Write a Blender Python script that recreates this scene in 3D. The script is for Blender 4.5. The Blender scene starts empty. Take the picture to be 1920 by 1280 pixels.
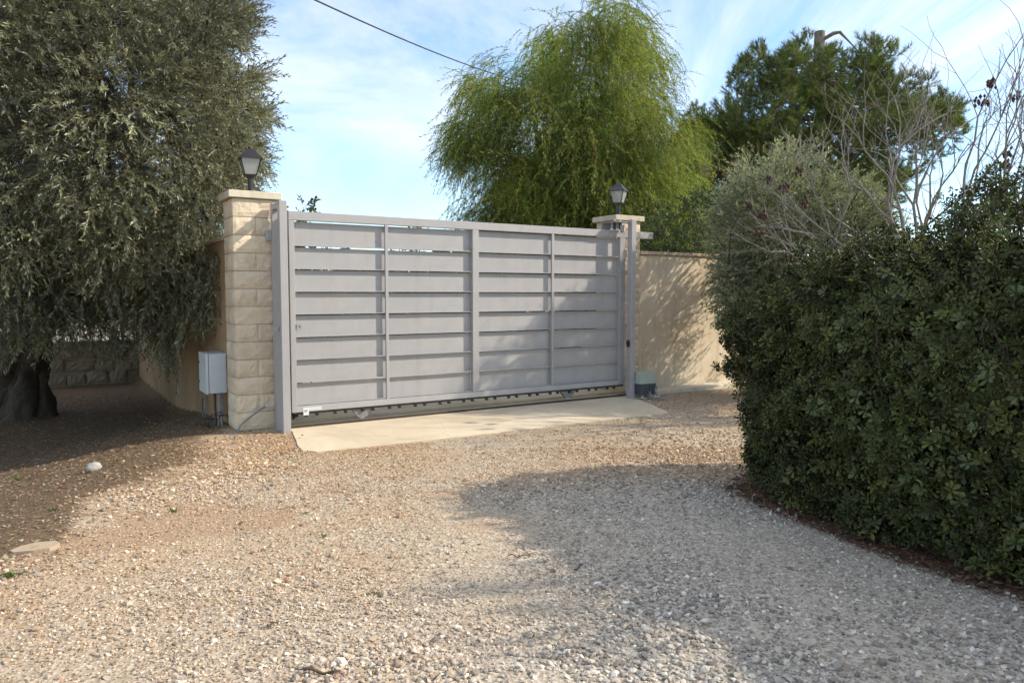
import bpy, math, random
import numpy as np

# ------------------------------------------------------------------ camera, sky, sun, exposure
scene = bpy.context.scene
COL = scene.collection
EYE = 1.5
PITCH = math.radians(3.7)
cam_data = bpy.data.cameras.new('camera')
cam = bpy.data.objects.new('camera', cam_data)
COL.objects.link(cam)
cam.location = (0, 0, EYE)
cam.rotation_euler = (math.pi / 2 - PITCH, 0, 0)
cam_data.sensor_width = 36.0
cam_data.lens = 26.0
cam_data.clip_start = 0.05
cam_data.clip_end = 6000
scene.camera = cam

SUN = np.array([1.887, 0.018, 1.35])
SUN = SUN / np.linalg.norm(SUN)
SUN_EL = math.asin(SUN[2])
SUN_ROT = math.atan2(SUN[0], SUN[1])

world = bpy.data.worlds.new('World')
scene.world = world
world.use_nodes = True
wn, wl = world.node_tree.nodes, world.node_tree.links
bgd = wn['Background']
sky = wn.new('ShaderNodeTexSky')
sky.sky_type = 'NISHITA'
sky.sun_disc = False
sky.sun_elevation = SUN_EL
sky.sun_rotation = SUN_ROT
sky.air_density = 1.0
sky.dust_density = 0.0
sky.ozone_density = 3.5
bgd.inputs['Strength'].default_value = 0.15


def wnode(t, **kw):
    n = wn.new(t)
    for k, v in kw.items():
        setattr(n, k, v)
    return n


def wmath(op, a, b=None, c=None):
    n = wn.new('ShaderNodeMath')
    n.operation = op
    for i, v in enumerate((a, b, c)):
        if v is None:
            continue
        if isinstance(v, (int, float)):
            n.inputs[i].default_value = v
        else:
            wl.new(v, n.inputs[i])
    return n.outputs[0]


tc = wnode('ShaderNodeTexCoord')
sep = wnode('ShaderNodeSeparateXYZ')
wl.new(tc.outputs['Generated'], sep.inputs[0])
zz = wmath('ADD', wmath('MAXIMUM', sep.outputs[2], 0.0), 0.16)
px_ = wmath('DIVIDE', sep.outputs[0], zz)
py_ = wmath('DIVIDE', sep.outputs[1], zz)
cmb = wnode('ShaderNodeCombineXYZ')
wl.new(px_, cmb.inputs[0])
wl.new(py_, cmb.inputs[1])
mp = wnode('ShaderNodeMapping')
wl.new(cmb.outputs[0], mp.inputs[0])
mp.inputs['Rotation'].default_value = (0, 0, math.radians(-40))
mp.inputs['Scale'].default_value = (1.0, 0.5, 1.0)
mp.inputs['Location'].default_value = (1.35, 0.4, 0.0)
n1 = wnode('ShaderNodeTexNoise')
n1.inputs['Scale'].default_value = 0.9
n1.inputs['Detail'].default_value = 9
n1.inputs['Roughness'].default_value = 0.62
n1.inputs['Distortion'].default_value = 0.7
wl.new(mp.outputs[0], n1.inputs['Vector'])
rp = wnode('ShaderNodeValToRGB')
rp.color_ramp.elements[0].position = 0.35
rp.color_ramp.elements[0].color = (0.06, 0.06, 0.06, 1)
rp.color_ramp.elements[1].position = 0.60
rp.color_ramp.elements[1].color = (1, 1, 1, 1)
wl.new(n1.outputs['Fac'], rp.inputs[0])
hsv = wnode('ShaderNodeHueSaturation')
hsv.inputs['Saturation'].default_value = 1.12
hsv.inputs['Value'].default_value = 0.95
wl.new(sky.outputs[0], hsv.inputs['Color'])
mixc = wnode('ShaderNodeMixRGB')
mr = wnode('ShaderNodeMapRange')
mr.interpolation_type = 'SMOOTHSTEP'
mr.inputs['From Min'].default_value = 0.06
mr.inputs['From Max'].default_value = 0.30
mr.inputs['To Min'].default_value = 0.15
mr.inputs['To Max'].default_value = 0.95
wl.new(sep.outputs[2], mr.inputs['Value'])
wl.new(wmath('MULTIPLY', rp.outputs[0], mr.outputs[0]), mixc.inputs[0])
wl.new(hsv.outputs[0], mixc.inputs[1])
mixc.inputs[2].default_value = (4.25, 4.32, 4.4, 1)
wl.new(mixc.outputs[0], bgd.inputs['Color'])

sun_data = bpy.data.lights.new('sun', 'SUN')
sun_data.energy = 2.85
sun_data.angle = math.radians(0.8)
sun_data.color = (1.0, 0.90, 0.75)
sun = bpy.data.objects.new('sun', sun_data)
COL.objects.link(sun)
from mathutils import Vector
sun.rotation_euler = Vector((-SUN[0], -SUN[1], -SUN[2])).to_track_quat('-Z', 'Y').to_euler()
sun.location = (8, 0, 9)

scene.view_settings.view_transform = 'Standard'
scene.view_settings.look = 'None'
scene.view_settings.gamma = 1.0
scene.view_settings.use_curve_mapping = False
scene.view_settings.exposure = 0.97
scene.render.engine = 'CYCLES'
scene.cycles.max_bounces = 4
scene.cycles.diffuse_bounces = 3
scene.cycles.transmission_bounces = 3
scene.cycles.transparent_max_bounces = 12
scene.cycles.use_denoising = True
scene.cycles.use_adaptive_sampling = True
scene.cycles.adaptive_threshold = 0.03

# ------------------------------------------------------------------ layout helpers
FPX = 26.0 / 36.0 * 1920
CP, SP = math.cos(PITCH), math.sin(PITCH)


def ray(x, y):
    a = (x - 960) / FPX
    b = -(y - 640) / FPX
    return np.array([a, CP + b * SP, -SP + b * CP])


def ground_at(x, y, z=0.0):
    r = ray(x, y)
    t = (z - EYE) / r[2]
    return r * t + np.array([0, 0, EYE])


def at(x, y, Y):
    r = ray(x, y)
    return r * (Y / r[1]) + np.array([0, 0, EYE])


def project(P):
    P = np.asarray(P, float)
    d = P - np.array([0, 0, EYE])
    zc = d[..., 1] * CP - d[..., 2] * SP
    yc = d[..., 1] * SP + d[..., 2] * CP
    zc = np.maximum(zc, 1e-3)
    return 960 + FPX * d[..., 0] / zc, 640 - FPX * yc / zc


def in_poly(x, y, poly):
    inside = np.zeros(np.shape(x), bool)
    n = len(poly)
    for i in range(n):
        x0, y0 = poly[i]
        x1, y1 = poly[(i + 1) % n]
        c = ((y0 > y) != (y1 > y))
        xi = (x1 - x0) * (y - y0) / ((y1 - y0) if y1 != y0 else 1e-9) + x0
        inside ^= c & (x < xi)
    return inside


# gate line: u runs along the gate, v towards the camera
GA = np.array([-2.53, 8.37, 0.0])
GU = np.array([0.843, 0.538, 0.0])
GU /= np.linalg.norm(GU)
GN = np.array([GU[1], -GU[0], 0.0])
GROT = math.atan2(GU[1], GU[0])


def G(u, v, z=0.0):
    return GA + u * GU + v * GN + np.array([0, 0, z])


def to_uv(P):
    d = np.asarray(P) - GA
    return d @ GU, d @ GN


def smooth(a, b, x):
    t = np.clip((x - a) / (b - a), 0, 1)
    return t * t * (3 - 2 * t)


def vnoise(x, y, seed=0):
    xi = np.floor(x).astype(np.int64)
    yi = np.floor(y).astype(np.int64)
    fx = x - xi
    fy = y - yi
    fx = fx * fx * (3 - 2 * fx)
    fy = fy * fy * (3 - 2 * fy)

    def hsh(a, b):
        h = (a * 374761393 + b * 668265263 + seed * 974634777) & 0xffffffff
        h = ((h ^ (h >> 13)) * 1274126177) & 0xffffffff
        return ((h ^ (h >> 16)) & 0xffff) / 65535.0
    return (hsh(xi, yi) * (1 - fx) + hsh(xi + 1, yi) * fx) * (1 - fy) + (hsh(xi, yi + 1) * (1 - fx) + hsh(xi + 1, yi + 1) * fx) * fy


def fbm(x, y, seed=0, o=4):
    s = 0
    a = 0.5
    t = 0
    for i in range(o):
        s = s + a * vnoise(x * 2 ** i, y * 2 ** i, seed + i * 17)
        t += a
        a *= 0.5
    return s / t


def ground_z(X, Y):
    X = np.asarray(X, float)
    Y = np.asarray(Y, float)
    edge = -2.85 - 0.25 * smooth(4.0, 7.5, Y) * 1.0
    d = edge - X + (fbm(X * 0.8, Y * 0.8, 5) - 0.5) * 0.35
    z = -0.44 * smooth(0.0, 2.9, d)
    z = z - 0.012 + (fbm(X * 1.3, Y * 1.3, 9) - 0.5) * 0.03
    # packed flat under the gate and wall
    u = (X - GA[0]) * GU[0] + (Y - GA[1]) * GU[1]
    v = (X - GA[0]) * GN[0] + (Y - GA[1]) * GN[1]
    flat = smooth(2.1, 1.7, v) * smooth(-0.75, -0.35, u) * smooth(-1.5, -0.6, v)
    z = z * (1 - flat) + (-0.005) * flat
    inner = smooth(-0.2, -1.0, v) * smooth(-0.62, -0.4, u)
    z = z * (1 - inner) + 0.02 * inner
    return z


# ------------------------------------------------------------------ object helpers
def link(o, parent=None):
    COL.objects.link(o)
    if parent is not None:
        o.parent = parent
    return o


def tag(o, label=None, cat=None, group=None, kind=None):
    if label:
        o['label'] = label
    if cat:
        o['category'] = cat
    if group:
        o['group'] = group
    if kind:
        o['kind'] = kind
    return o


def thing(name, loc, rot=0.0, label=None, cat=None, group=None):
    o = bpy.data.objects.new(name, None)
    link(o)
    o.location = tuple(float(c) for c in loc)
    o.rotation_euler = (0, 0, rot)
    o.empty_display_size = 0.2
    return tag(o, label, cat, group)


def np_mesh(name, V, F, mat, cols=None, smooth_shade=False):
    """V (n,3); F (m,k) array or list of such arrays."""
    if not isinstance(F, (list, tuple)):
        F = [F]
    me = bpy.data.meshes.new(name)
    V = np.asarray(V, np.float32)
    me.vertices.add(len(V))
    me.vertices.foreach_set('co', V.ravel())
    loops = np.concatenate([np.asarray(f, np.int32).ravel() for f in F])
    starts = []
    pos = 0
    for f in F:
        f = np.asarray(f)
        starts.append(pos + np.arange(len(f)) * f.shape[1])
        pos += f.size
    starts = np.concatenate(starts).astype(np.int32)
    me.loops.add(len(loops))
    me.loops.foreach_set('vertex_index', loops)
    me.polygons.add(len(starts))
    me.polygons.foreach_set('loop_start', starts)
    me.polygons.foreach_set('use_smooth', np.full(len(starts), bool(smooth_shade)))
    me.update(calc_edges=True)
    if cols is not None:
        a = me.attributes.new('Col', 'FLOAT_COLOR', 'POINT')
        c = np.ones((len(V), 4), np.float32)
        cols = np.asarray(cols)
        c[:, :cols.shape[1]] = cols
        a.data.foreach_set('color', c.ravel())
    if mat is not None:
        me.materials.append(mat)
    return me


def np_obj(name, V, F, mat, parent=None, cols=None, smooth_shade=False):
    return link(bpy.data.objects.new(name, np_mesh(name, V, F, mat, cols, smooth_shade)), parent)


class MB:
    """collects simple shapes and links them as one mesh"""

    def __init__(self):
        self.v = []
        self.f3 = []
        self.f4 = []
        self.n = 0

    def add(self, V, F):
        V = np.asarray(V, float)
        self.v.append(V)
        for f in F:
            f = [i + self.n for i in f]
            if len(f) == 4:
                self.f4.append(f)
            elif len(f) == 3:
                self.f3.append(f)
            else:
                for k in range(1, len(f) - 1):
                    self.f3.append([f[0], f[k], f[k + 1]])
        self.n += len(V)
        return self

    def box(self, x0, x1, y0, y1, z0, z1, b=0.0):
        if b <= 0:
            V = [(x, y, z) for z in (z0, z1) for y in (y0, y1) for x in (x0, x1)]
            F = [(0, 2, 3, 1), (4, 5, 7, 6), (0, 1, 5, 4), (2, 6, 7, 3), (0, 4, 6, 2), (1, 3, 7, 5)]
            return self.add(V, F)
        # chamfered box: three loops per corner
        V = []
        idx = {}
        for i, x in enumerate((x0, x1)):
            for j, y in enumerate((y0, y1)):
                for k, z in enumerate((z0, z1)):
                    sx, sy, sz = (1, -1)[i], (1, -1)[j], (1, -1)[k]
                    idx[(i, j, k, 0)] = len(V); V.append((x, y + sy * b, z + sz * b))
                    idx[(i, j, k, 1)] = len(V); V.append((x + sx * b, y, z + sz * b))
                    idx[(i, j, k, 2)] = len(V); V.append((x + sx * b, y + sy * b, z))
        F = []
        q = lambda *a: F.append([idx[t] for t in a])
        q((0,0,0,0),(0,0,1,0),(0,1,1,0),(0,1,0,0)); q((1,0,0,0),(1,1,0,0),(1,1,1,0),(1,0,1,0))
        q((0,0,0,1),(1,0,0,1),(1,0,1,1),(0,0,1,1)); q((0,1,0,1),(0,1,1,1),(1,1,1,1),(1,1,0,1))
        q((0,0,0,2),(0,1,0,2),(1,1,0,2),(1,0,0,2)); q((0,0,1,2),(1,0,1,2),(1,1,1,2),(0,1,1,2))
        for k in (0, 1):
            for i in (0, 1):
                for j in (0, 1):
                    t = [idx[(i, j, k, 0)], idx[(i, j, k, 1)], idx[(i, j, k, 2)]]
                    if (i + j + k) % 2 == 0:
                        t = t[::-1]
                    F.append(t)
        for i in (0, 1):
            for j in (0, 1):
                a = [idx[(i, j, 0, 0)], idx[(i, j, 1, 0)], idx[(i, j, 1, 1)], idx[(i, j, 0, 1)]]
                F.append(a if (i + j) % 2 == 1 else a[::-1])
        for i in (0, 1):
            for k in (0, 1):
                a = [idx[(i, 0, k, 0)], idx[(i, 1, k, 0)], idx[(i, 1, k, 2)], idx[(i, 0, k, 2)]]
                F.append(a if (i + k) % 2 == 0 else a[::-1])
        for j in (0, 1):
            for k in (0, 1):
                a = [idx[(0, j, k, 1)], idx[(1, j, k, 1)], idx[(1, j, k, 2)], idx[(0, j, k, 2)]]
                F.append(a if (j + k) % 2 == 1 else a[::-1])
        return self.add(V, F)

    def tube(self, pts, rad, n=8, cap=True):
        V, F = tube_np(np.asarray(pts, float), rad, n)
        F = [list(f) for f in F]
        m = len(pts)
        if cap:
            F.append(list(range(n))[::-1])
            F.append([(m - 1) * n + i for i in range(n)])
        return self.add(V, F)

    def lathe(self, prof, n=16, c=(0, 0, 0), off=0.0):
        V = []
        for r, z in prof:
            for i in range(n):
                a = 2 * math.pi * i / n + off
                V.append((c[0] + r * math.cos(a), c[1] + r * math.sin(a), c[2] + z))
        F = []
        m = len(prof)
        for j in range(m - 1):
            for i in range(n):
                F.append((j * n + i, j * n + (i + 1) % n, (j + 1) * n + (i + 1) % n, (j + 1) * n + i))
        F.append(list(range(n))[::-1])
        F.append([(m - 1) * n + i for i in range(n)])
        return self.add(V, F)

    def mesh(self, name, mat, smooth_shade=False):
        F = []
        if self.f4:
            F.append(np.array(self.f4))
        if self.f3:
            F.append(np.array(self.f3))
        return np_mesh(name, np.concatenate(self.v), F, mat, None, smooth_shade)

    def build(self, name, mat, parent=None, smooth_shade=False):
        return link(bpy.data.objects.new(name, self.mesh(name, mat, smooth_shade)), parent)


def frames(pts):
    T = np.gradient(pts, axis=0)
    T /= np.linalg.norm(T, axis=1, keepdims=True) + 1e-9
    ref = np.array([0.31, 0.22, 0.92]) if abs(T[0][2]) < 0.9 else np.array([1.0, 0.1, 0.0])
    a = np.cross(T, ref)
    a /= np.linalg.norm(a, axis=1, keepdims=True) + 1e-9
    return T, a, np.cross(T, a)


def tube_np(pts, rad, n=6):
    pts = np.asarray(pts, float)
    rad = np.broadcast_to(np.asarray(rad, float), (len(pts),))
    T, a, b = frames(pts)
    ang = np.arange(n) * 2 * math.pi / n
    V = pts[:, None, :] + rad[:, None, None] * (np.cos(ang)[None, :, None] * a[:, None, :] + np.sin(ang)[None, :, None] * b[:, None, :])
    m = len(pts)
    j = np.arange(m - 1)[:, None]
    i = np.arange(n)[None, :]
    F = np.stack([j * n + i, j * n + (i + 1) % n, (j + 1) * n + (i + 1) % n, (j + 1) * n + i], -1).reshape(-1, 4)
    return V.reshape(-1, 3), F


class Tubes:
    def __init__(self):
        self.V = []
        self.F = []
        self.n = 0

    def add(self, pts, rad, n=6):
        V, F = tube_np(pts, rad, n)
        self.V.append(V)
        self.F.append(F + self.n)
        self.n += len(V)

    def build(self, name, mat, parent, gnarl=0.0):
        V = np.concatenate(self.V)
        if gnarl:
            w = smooth(2.2, 0.8, V[:, 2])[:, None] * gnarl
            n_ = np.stack([fbm(V[:, 1] * 5 + k * 7, V[:, 2] * 2.2 + V[:, 0] * 4, 300 + k, 4) - 0.5 for k in range(3)], -1)
            V = V + n_ * w * np.array([1, 1, 0.3])
        return np_obj(name, V, np.concatenate(self.F), mat, parent, None, True)


# ------------------------------------------------------------------ materials
def new_mat(name):
    m = bpy.data.materials.new(name)
    m.use_nodes = True
    return m, m.node_tree.nodes, m.node_tree.links, m.node_tree.nodes['Principled BSDF']


def noise_node(N, L, scale, detail=4, rough=0.55, coord='Object', dist=0.0, vec=None):
    t = N.new('ShaderNodeTexNoise')
    t.inputs['Scale'].default_value = scale
    t.inputs['Detail'].default_value = detail
    t.inputs['Roughness'].default_value = rough
    t.inputs['Distortion'].default_value = dist
    if vec is None:
        c = N.new('ShaderNodeTexCoord')
        vec = c.outputs[coord]
    L.new(vec, t.inputs['Vector'])
    return t


def ramp(N, L, src, stops):
    r = N.new('ShaderNodeValToRGB')
    e = r.color_ramp.elements
    while len(e) < len(stops):
        e.new(0.5)
    for i, (p, c) in enumerate(stops):
        e[i].position = p
        e[i].color = (c, c, c, 1) if isinstance(c, (int, float)) else (*c, 1)
    L.new(src, r.inputs[0])
    return r.outputs[0]


def mixrgb(N, L, fac, a, b, mode='MIX'):
    m = N.new('ShaderNodeMixRGB')
    m.blend_type = mode
    for i, v in enumerate((fac, a, b)):
        if isinstance(v, (int, float)):
            m.inputs[i].default_value = v
        elif isinstance(v, tuple):
            m.inputs[i].default_value = (*v, 1)
        else:
            L.new(v, m.inputs[i])
    return m.outputs[0]


def bump(N, L, src, P, strength=0.3, dist=0.01, prev=None):
    b = N.new('ShaderNodeBump')
    b.inputs['Strength'].default_value = strength
    b.inputs['Distance'].default_value = dist
    L.new(src, b.inputs['Height'])
    if prev is not None:
        L.new(prev, b.inputs['Normal'])
    L.new(b.outputs[0], P.inputs['Normal'])
    return b.outputs[0]


def mat_plain(name, col, rough=0.5, metal=0.0, var=0.08, scale=3.0, bscale=60, bstr=0.05, coord='Object', dirt=None, streak=0.0):
    m, N, L, P = new_mat(name)
    n = noise_node(N, L, scale, 6, 0.6, coord)
    lo = tuple(c * (1 - var) for c in col)
    hi = tuple(min(1, c * (1 + var)) for c in col)
    c = ramp(N, L, n.outputs['Fac'], [(0.3, lo), (0.7, hi)])
    if dirt:
        n3 = noise_node(N, L, scale * 2.3, 8, 0.7, coord, 1.0)
        f = ramp(N, L, n3.outputs['Fac'], [(0.5, 0.0), (0.75, dirt[1])])
        c = mixrgb(N, L, f, c, dirt[0])
    if streak:
        gp = N.new('ShaderNodeNewGeometry')
        mq = N.new('ShaderNodeMapping')
        mq.inputs['Scale'].default_value = (16, 16, 1.1)
        L.new(gp.outputs['Position'], mq.inputs[0])
        n5 = noise_node(N, L, 1.0, 6, 0.7, vec=mq.outputs[0])
        c = mixrgb(N, L, ramp(N, L, n5.outputs['Fac'], [(0.52, 0.0), (0.78, streak)]), c, (0.27, 0.24, 0.21))
        n6 = noise_node(N, L, 3.2, 9, 0.75, vec=gp.outputs['Position'], dist=0.6)
        c = mixrgb(N, L, ramp(N, L, n6.outputs['Fac'], [(0.5, 0.0), (0.8, streak * 1.4)]), c, (0.45, 0.40, 0.34))
    L.new(c, P.inputs['Base Color'])
    P.inputs['Roughness'].default_value = rough
    P.inputs['Metallic'].default_value = metal
    n2 = noise_node(N, L, bscale, 4, 0.6, coord)
    bump(N, L, n2.outputs['Fac'], P, bstr, 0.004)
    return m


def mat_leaf(name, rough=0.45, trans=0.25, back=None, spec=0.4, inst=True):
    m, N, L, P = new_mat(name)
    a = N.new('ShaderNodeAttribute')
    a.attribute_name = 'Col'
    c = a.outputs['Color']
    if back is not None:
        g = N.new('ShaderNodeNewGeometry')
        c = mixrgb(N, L, g.outputs['Backfacing'], c, back)
    if inst:
        ti = N.new('ShaderNodeAttribute')
        ti.attribute_type = 'INSTANCER'
        ti.attribute_name = 'tone'
        c = mixrgb(N, L, 1.0, c, ti.outputs['Color'], 'MULTIPLY')
    L.new(c, P.inputs['Base Color'])
    P.inputs['Roughness'].default_value = rough
    P.inputs['Specular IOR Level'].default_value = spec
    t = N.new('ShaderNodeBsdfTranslucent')
    L.new(mixrgb(N, L, 1.0, c, (1.25, 1.2, 0.55), 'MULTIPLY'), t.inputs['Color'])
    mx = N.new('ShaderNodeMixShader')
    mx.inputs[0].default_value = trans
    L.new(P.outputs[0], mx.inputs[1])
    L.new(t.outputs[0], mx.inputs[2])
    L.new(mx.outputs[0], N['Material Output'].inputs['Surface'])
    return m


def mat_attr(name, rough=0.85, bscale=90, bstr=0.25):
    m, N, L, P = new_mat(name)
    a = N.new('ShaderNodeAttribute')
    a.attribute_name = 'Col'
    n = noise_node(N, L, bscale, 4, 0.7, 'Object')
    c = mixrgb(N, L, 1.0, a.outputs['Color'], ramp(N, L, n.outputs['Fac'], [(0.3, 0.78), (0.7, 1.18)]), 'MULTIPLY')
    L.new(c, P.inputs['Base Color'])
    P.inputs['Roughness'].default_value = rough
    P.inputs['Specular IOR Level'].default_value = 0.25
    bump(N, L, n.outputs['Fac'], P, bstr, 0.003)
    return m


M = {}
M['paint'] = mat_plain('grey_gate_paint', (0.350, 0.342, 0.343), 0.45, 0.0, 0.05, 1.6, 220, 0.02, dirt=((0.29, 0.265, 0.24), 0.4), streak=0.3)
M['paint2'] = mat_plain('grey_post_paint', (0.342, 0.334, 0.336), 0.45, 0.0, 0.04, 2.2, 220, 0.02, dirt=((0.27, 0.25, 0.235), 0.3), streak=0.35)
M['dark_paint'] = mat_plain('dull_grey_paint', (0.19, 0.18, 0.175), 0.6, 0, 0.15, 8, 120, 0.05)
M['steel'] = mat_plain('galvanised_steel', (0.45, 0.45, 0.45), 0.42, 0.6, 0.2, 14, 90, 0.05)
M['black'] = mat_plain('black_plastic', (0.018, 0.018, 0.02), 0.42, 0.0, 0.15, 10, 120, 0.05)
M['black_metal'] = mat_plain('black_lantern_metal', (0.022, 0.021, 0.024), 0.38, 0.0, 0.15, 12, 160, 0.08)
M['cabinet'] = mat_plain('cabinet_paint', (0.50, 0.54, 0.56), 0.45, 0.0, 0.05, 5, 160, 0.03, dirt=((0.36, 0.34, 0.30), 0.25))
M['white_plastic'] = mat_plain('white_plastic', (0.72, 0.72, 0.70), 0.5, 0.0, 0.05, 9, 90, 0.03)
M['sticker'] = mat_plain('pale_sticker', (0.55, 0.58, 0.57), 0.35, 0.0, 0.06, 9, 90, 0.02)
M['print'] = mat_plain('dark_print', (0.05, 0.06, 0.07), 0.5)
M['motor_cover'] = mat_plain('motor_cover_plastic', (0.36, 0.40, 0.34), 0.5, 0.0, 0.08, 8, 120, 0.05, dirt=((0.30, 0.25, 0.18), 0.35))
M['motor_base'] = mat_plain('motor_base_plastic', (0.055, 0.065, 0.08), 0.4, 0.0, 0.2, 10, 120, 0.06, dirt=((0.2, 0.17, 0.13), 0.4))
M['rust'] = mat_plain('rusty_steel', (0.085, 0.06, 0.045), 0.8, 0.2, 0.3, 20, 90, 0.2)
M['cable'] = mat_plain('dark_cable', (0.03, 0.03, 0.032), 0.5)
M['conduit'] = mat_plain('grey_conduit', (0.22, 0.22, 0.22), 0.55)


def mat_block():
    m, N, L, P = new_mat('split_face_stone')
    inf = N.new('ShaderNodeObjectInfo')
    g = N.new('ShaderNodeNewGeometry')
    n = noise_node(N, L, 5, 8, 0.62, vec=g.outputs['Position'])
    c = ramp(N, L, n.outputs['Fac'], [(0.28, (0.55, 0.455, 0.33)), (0.5, (0.675, 0.575, 0.43)), (0.72, (0.75, 0.66, 0.52))])
    c = mixrgb(N, L, 1.0, c, ramp(N, L, inf.outputs['Random'], [(0, (0.88, 0.86, 0.84)), (1, (1.06, 1.04, 1.02))]), 'MULTIPLY')
    n2 = noise_node(N, L, 42, 8, 0.75, vec=g.outputs['Position'])
    c = mixrgb(N, L, ramp(N, L, n2.outputs['Fac'], [(0.58, 0.0), (0.78, 0.5)]), c, (0.30, 0.23, 0.15))
    L.new(c, P.inputs['Base Color'])
    P.inputs['Roughness'].default_value = 0.9
    P.inputs['Specular IOR Level'].default_value = 0.2
    n3 = noise_node(N, L, 17, 10, 0.66, vec=g.outputs['Position'], dist=0.4)
    bump(N, L, n3.outputs['Fac'], P, 0.75, 0.028)
    return m


M['block'] = mat_block()


def mat_render_wall(name, base, dark, light, streak=0.35):
    m, N, L, P = new_mat(name)
    g = N.new('ShaderNodeNewGeometry')
    n = noise_node(N, L, 1.1, 9, 0.62, vec=g.outputs['Position'], dist=0.5)
    c = ramp(N, L, n.outputs['Fac'], [(0.3, dark), (0.5, base), (0.72, light)])
    mpn = N.new('ShaderNodeMapping')
    mpn.inputs['Scale'].default_value = (5, 5, 0.5)
    L.new(g.outputs['Position'], mpn.inputs[0])
    n2 = noise_node(N, L, 1.6, 7, 0.65, vec=mpn.outputs[0])
    c = mixrgb(N, L, ramp(N, L, n2.outputs['Fac'], [(0.5, 0.0), (0.75, streak)]), c, tuple(x * 0.66 for x in dark))
    L.new(c, P.inputs['Base Color'])
    P.inputs['Roughness'].default_value = 0.92
    P.inputs['Specular IOR Level'].default_value = 0.15
    n3 = noise_node(N, L, 55, 6, 0.7, vec=g.outputs['Position'])
    b1 = bump(N, L, n3.outputs['Fac'], P, 0.4, 0.006)
    bump(N, L, n.outputs['Fac'], P, 0.25, 0.05, b1)
    return m


M['wall'] = mat_render_wall('ochre_render', (0.60, 0.50, 0.365), (0.48, 0.39, 0.27), (0.67, 0.575, 0.44), 0.5)
M['wall_shaded'] = mat_render_wall('shaded_ochre_render', (0.31, 0.205, 0.115), (0.24, 0.155, 0.085), (0.37, 0.26, 0.155))  # ochre render made darker and browner, with its shade put into the colour
M['cap'] = mat_render_wall('cast_stone_cap', (0.60, 0.53, 0.41), (0.46, 0.40, 0.29), (0.68, 0.62, 0.5), 0.5)
M['coping'] = mat_render_wall('old_coping', (0.44, 0.35, 0.26), (0.30, 0.23, 0.16), (0.55, 0.46, 0.36), 0.7)
M['mortar'] = mat_plain('mortar', (0.42, 0.35, 0.26), 0.95, 0, 0.2, 12, 90, 0.4)
M['old_stone'] = mat_render_wall('weathered_stone', (0.26, 0.215, 0.16), (0.16, 0.13, 0.10), (0.36, 0.31, 0.24), 0.5)


def mat_slab():
    m, N, L, P = new_mat('beige_concrete')
    g = N.new('ShaderNodeNewGeometry')
    n = noise_node(N, L, 0.9, 9, 0.65, vec=g.outputs['Position'], dist=0.6)
    c = ramp(N, L, n.outputs['Fac'], [(0.28, (0.48, 0.40, 0.29)), (0.5, (0.60, 0.505, 0.365)), (0.72, (0.68, 0.59, 0.45))])
    n2 = noise_node(N, L, 70, 6, 0.8, vec=g.outputs['Position'])
    c = mixrgb(N, L, ramp(N, L, n2.outputs['Fac'], [(0.55, 0.0), (0.75, 0.55)]), c, (0.36, 0.27, 0.17))
    wp = noise_node(N, L, 2.2, 6, 0.7, vec=g.outputs['Position'])
    vadd = N.new('ShaderNodeVectorMath'); vadd.operation = 'MULTIPLY_ADD'
    L.new(wp.outputs['Color'], vadd.inputs[0]); vadd.inputs[1].default_value = (0.5, 0.5, 0.0); L.new(g.outputs['Position'], vadd.inputs[2])
    vo = N.new('ShaderNodeTexVoronoi'); vo.feature = 'DISTANCE_TO_EDGE'; vo.inputs['Scale'].default_value = 0.42
    L.new(vadd.outputs[0], vo.inputs['Vector'])
    c = mixrgb(N, L, ramp(N, L, vo.outputs['Distance'], [(0.0, 0.22), (0.004, 0.0)]), c, (0.22, 0.17, 0.12))
    n7 = noise_node(N, L, 2.3, 8, 0.7, vec=g.outputs['Position'], dist=1.2)
    c = mixrgb(N, L, ramp(N, L, n7.outputs['Fac'], [(0.52, 0.0), (0.7, 0.45)]), c, (0.45, 0.36, 0.245))
    n4 = noise_node(N, L, 6, 8, 0.75, vec=g.outputs['Position'])
    c = mixrgb(N, L, ramp(N, L, n4.outputs['Fac'], [(0.6, 0.0), (0.72, 0.35)]), c, (0.40, 0.33, 0.24))
    L.new(c, P.inputs['Base Color'])
    P.inputs['Roughness'].default_value = 0.9
    P.inputs['Specular IOR Level'].default_value = 0.2
    bump(N, L, n2.outputs['Fac'], P, 0.5, 0.006)
    return m


M['slab'] = mat_slab()


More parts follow.
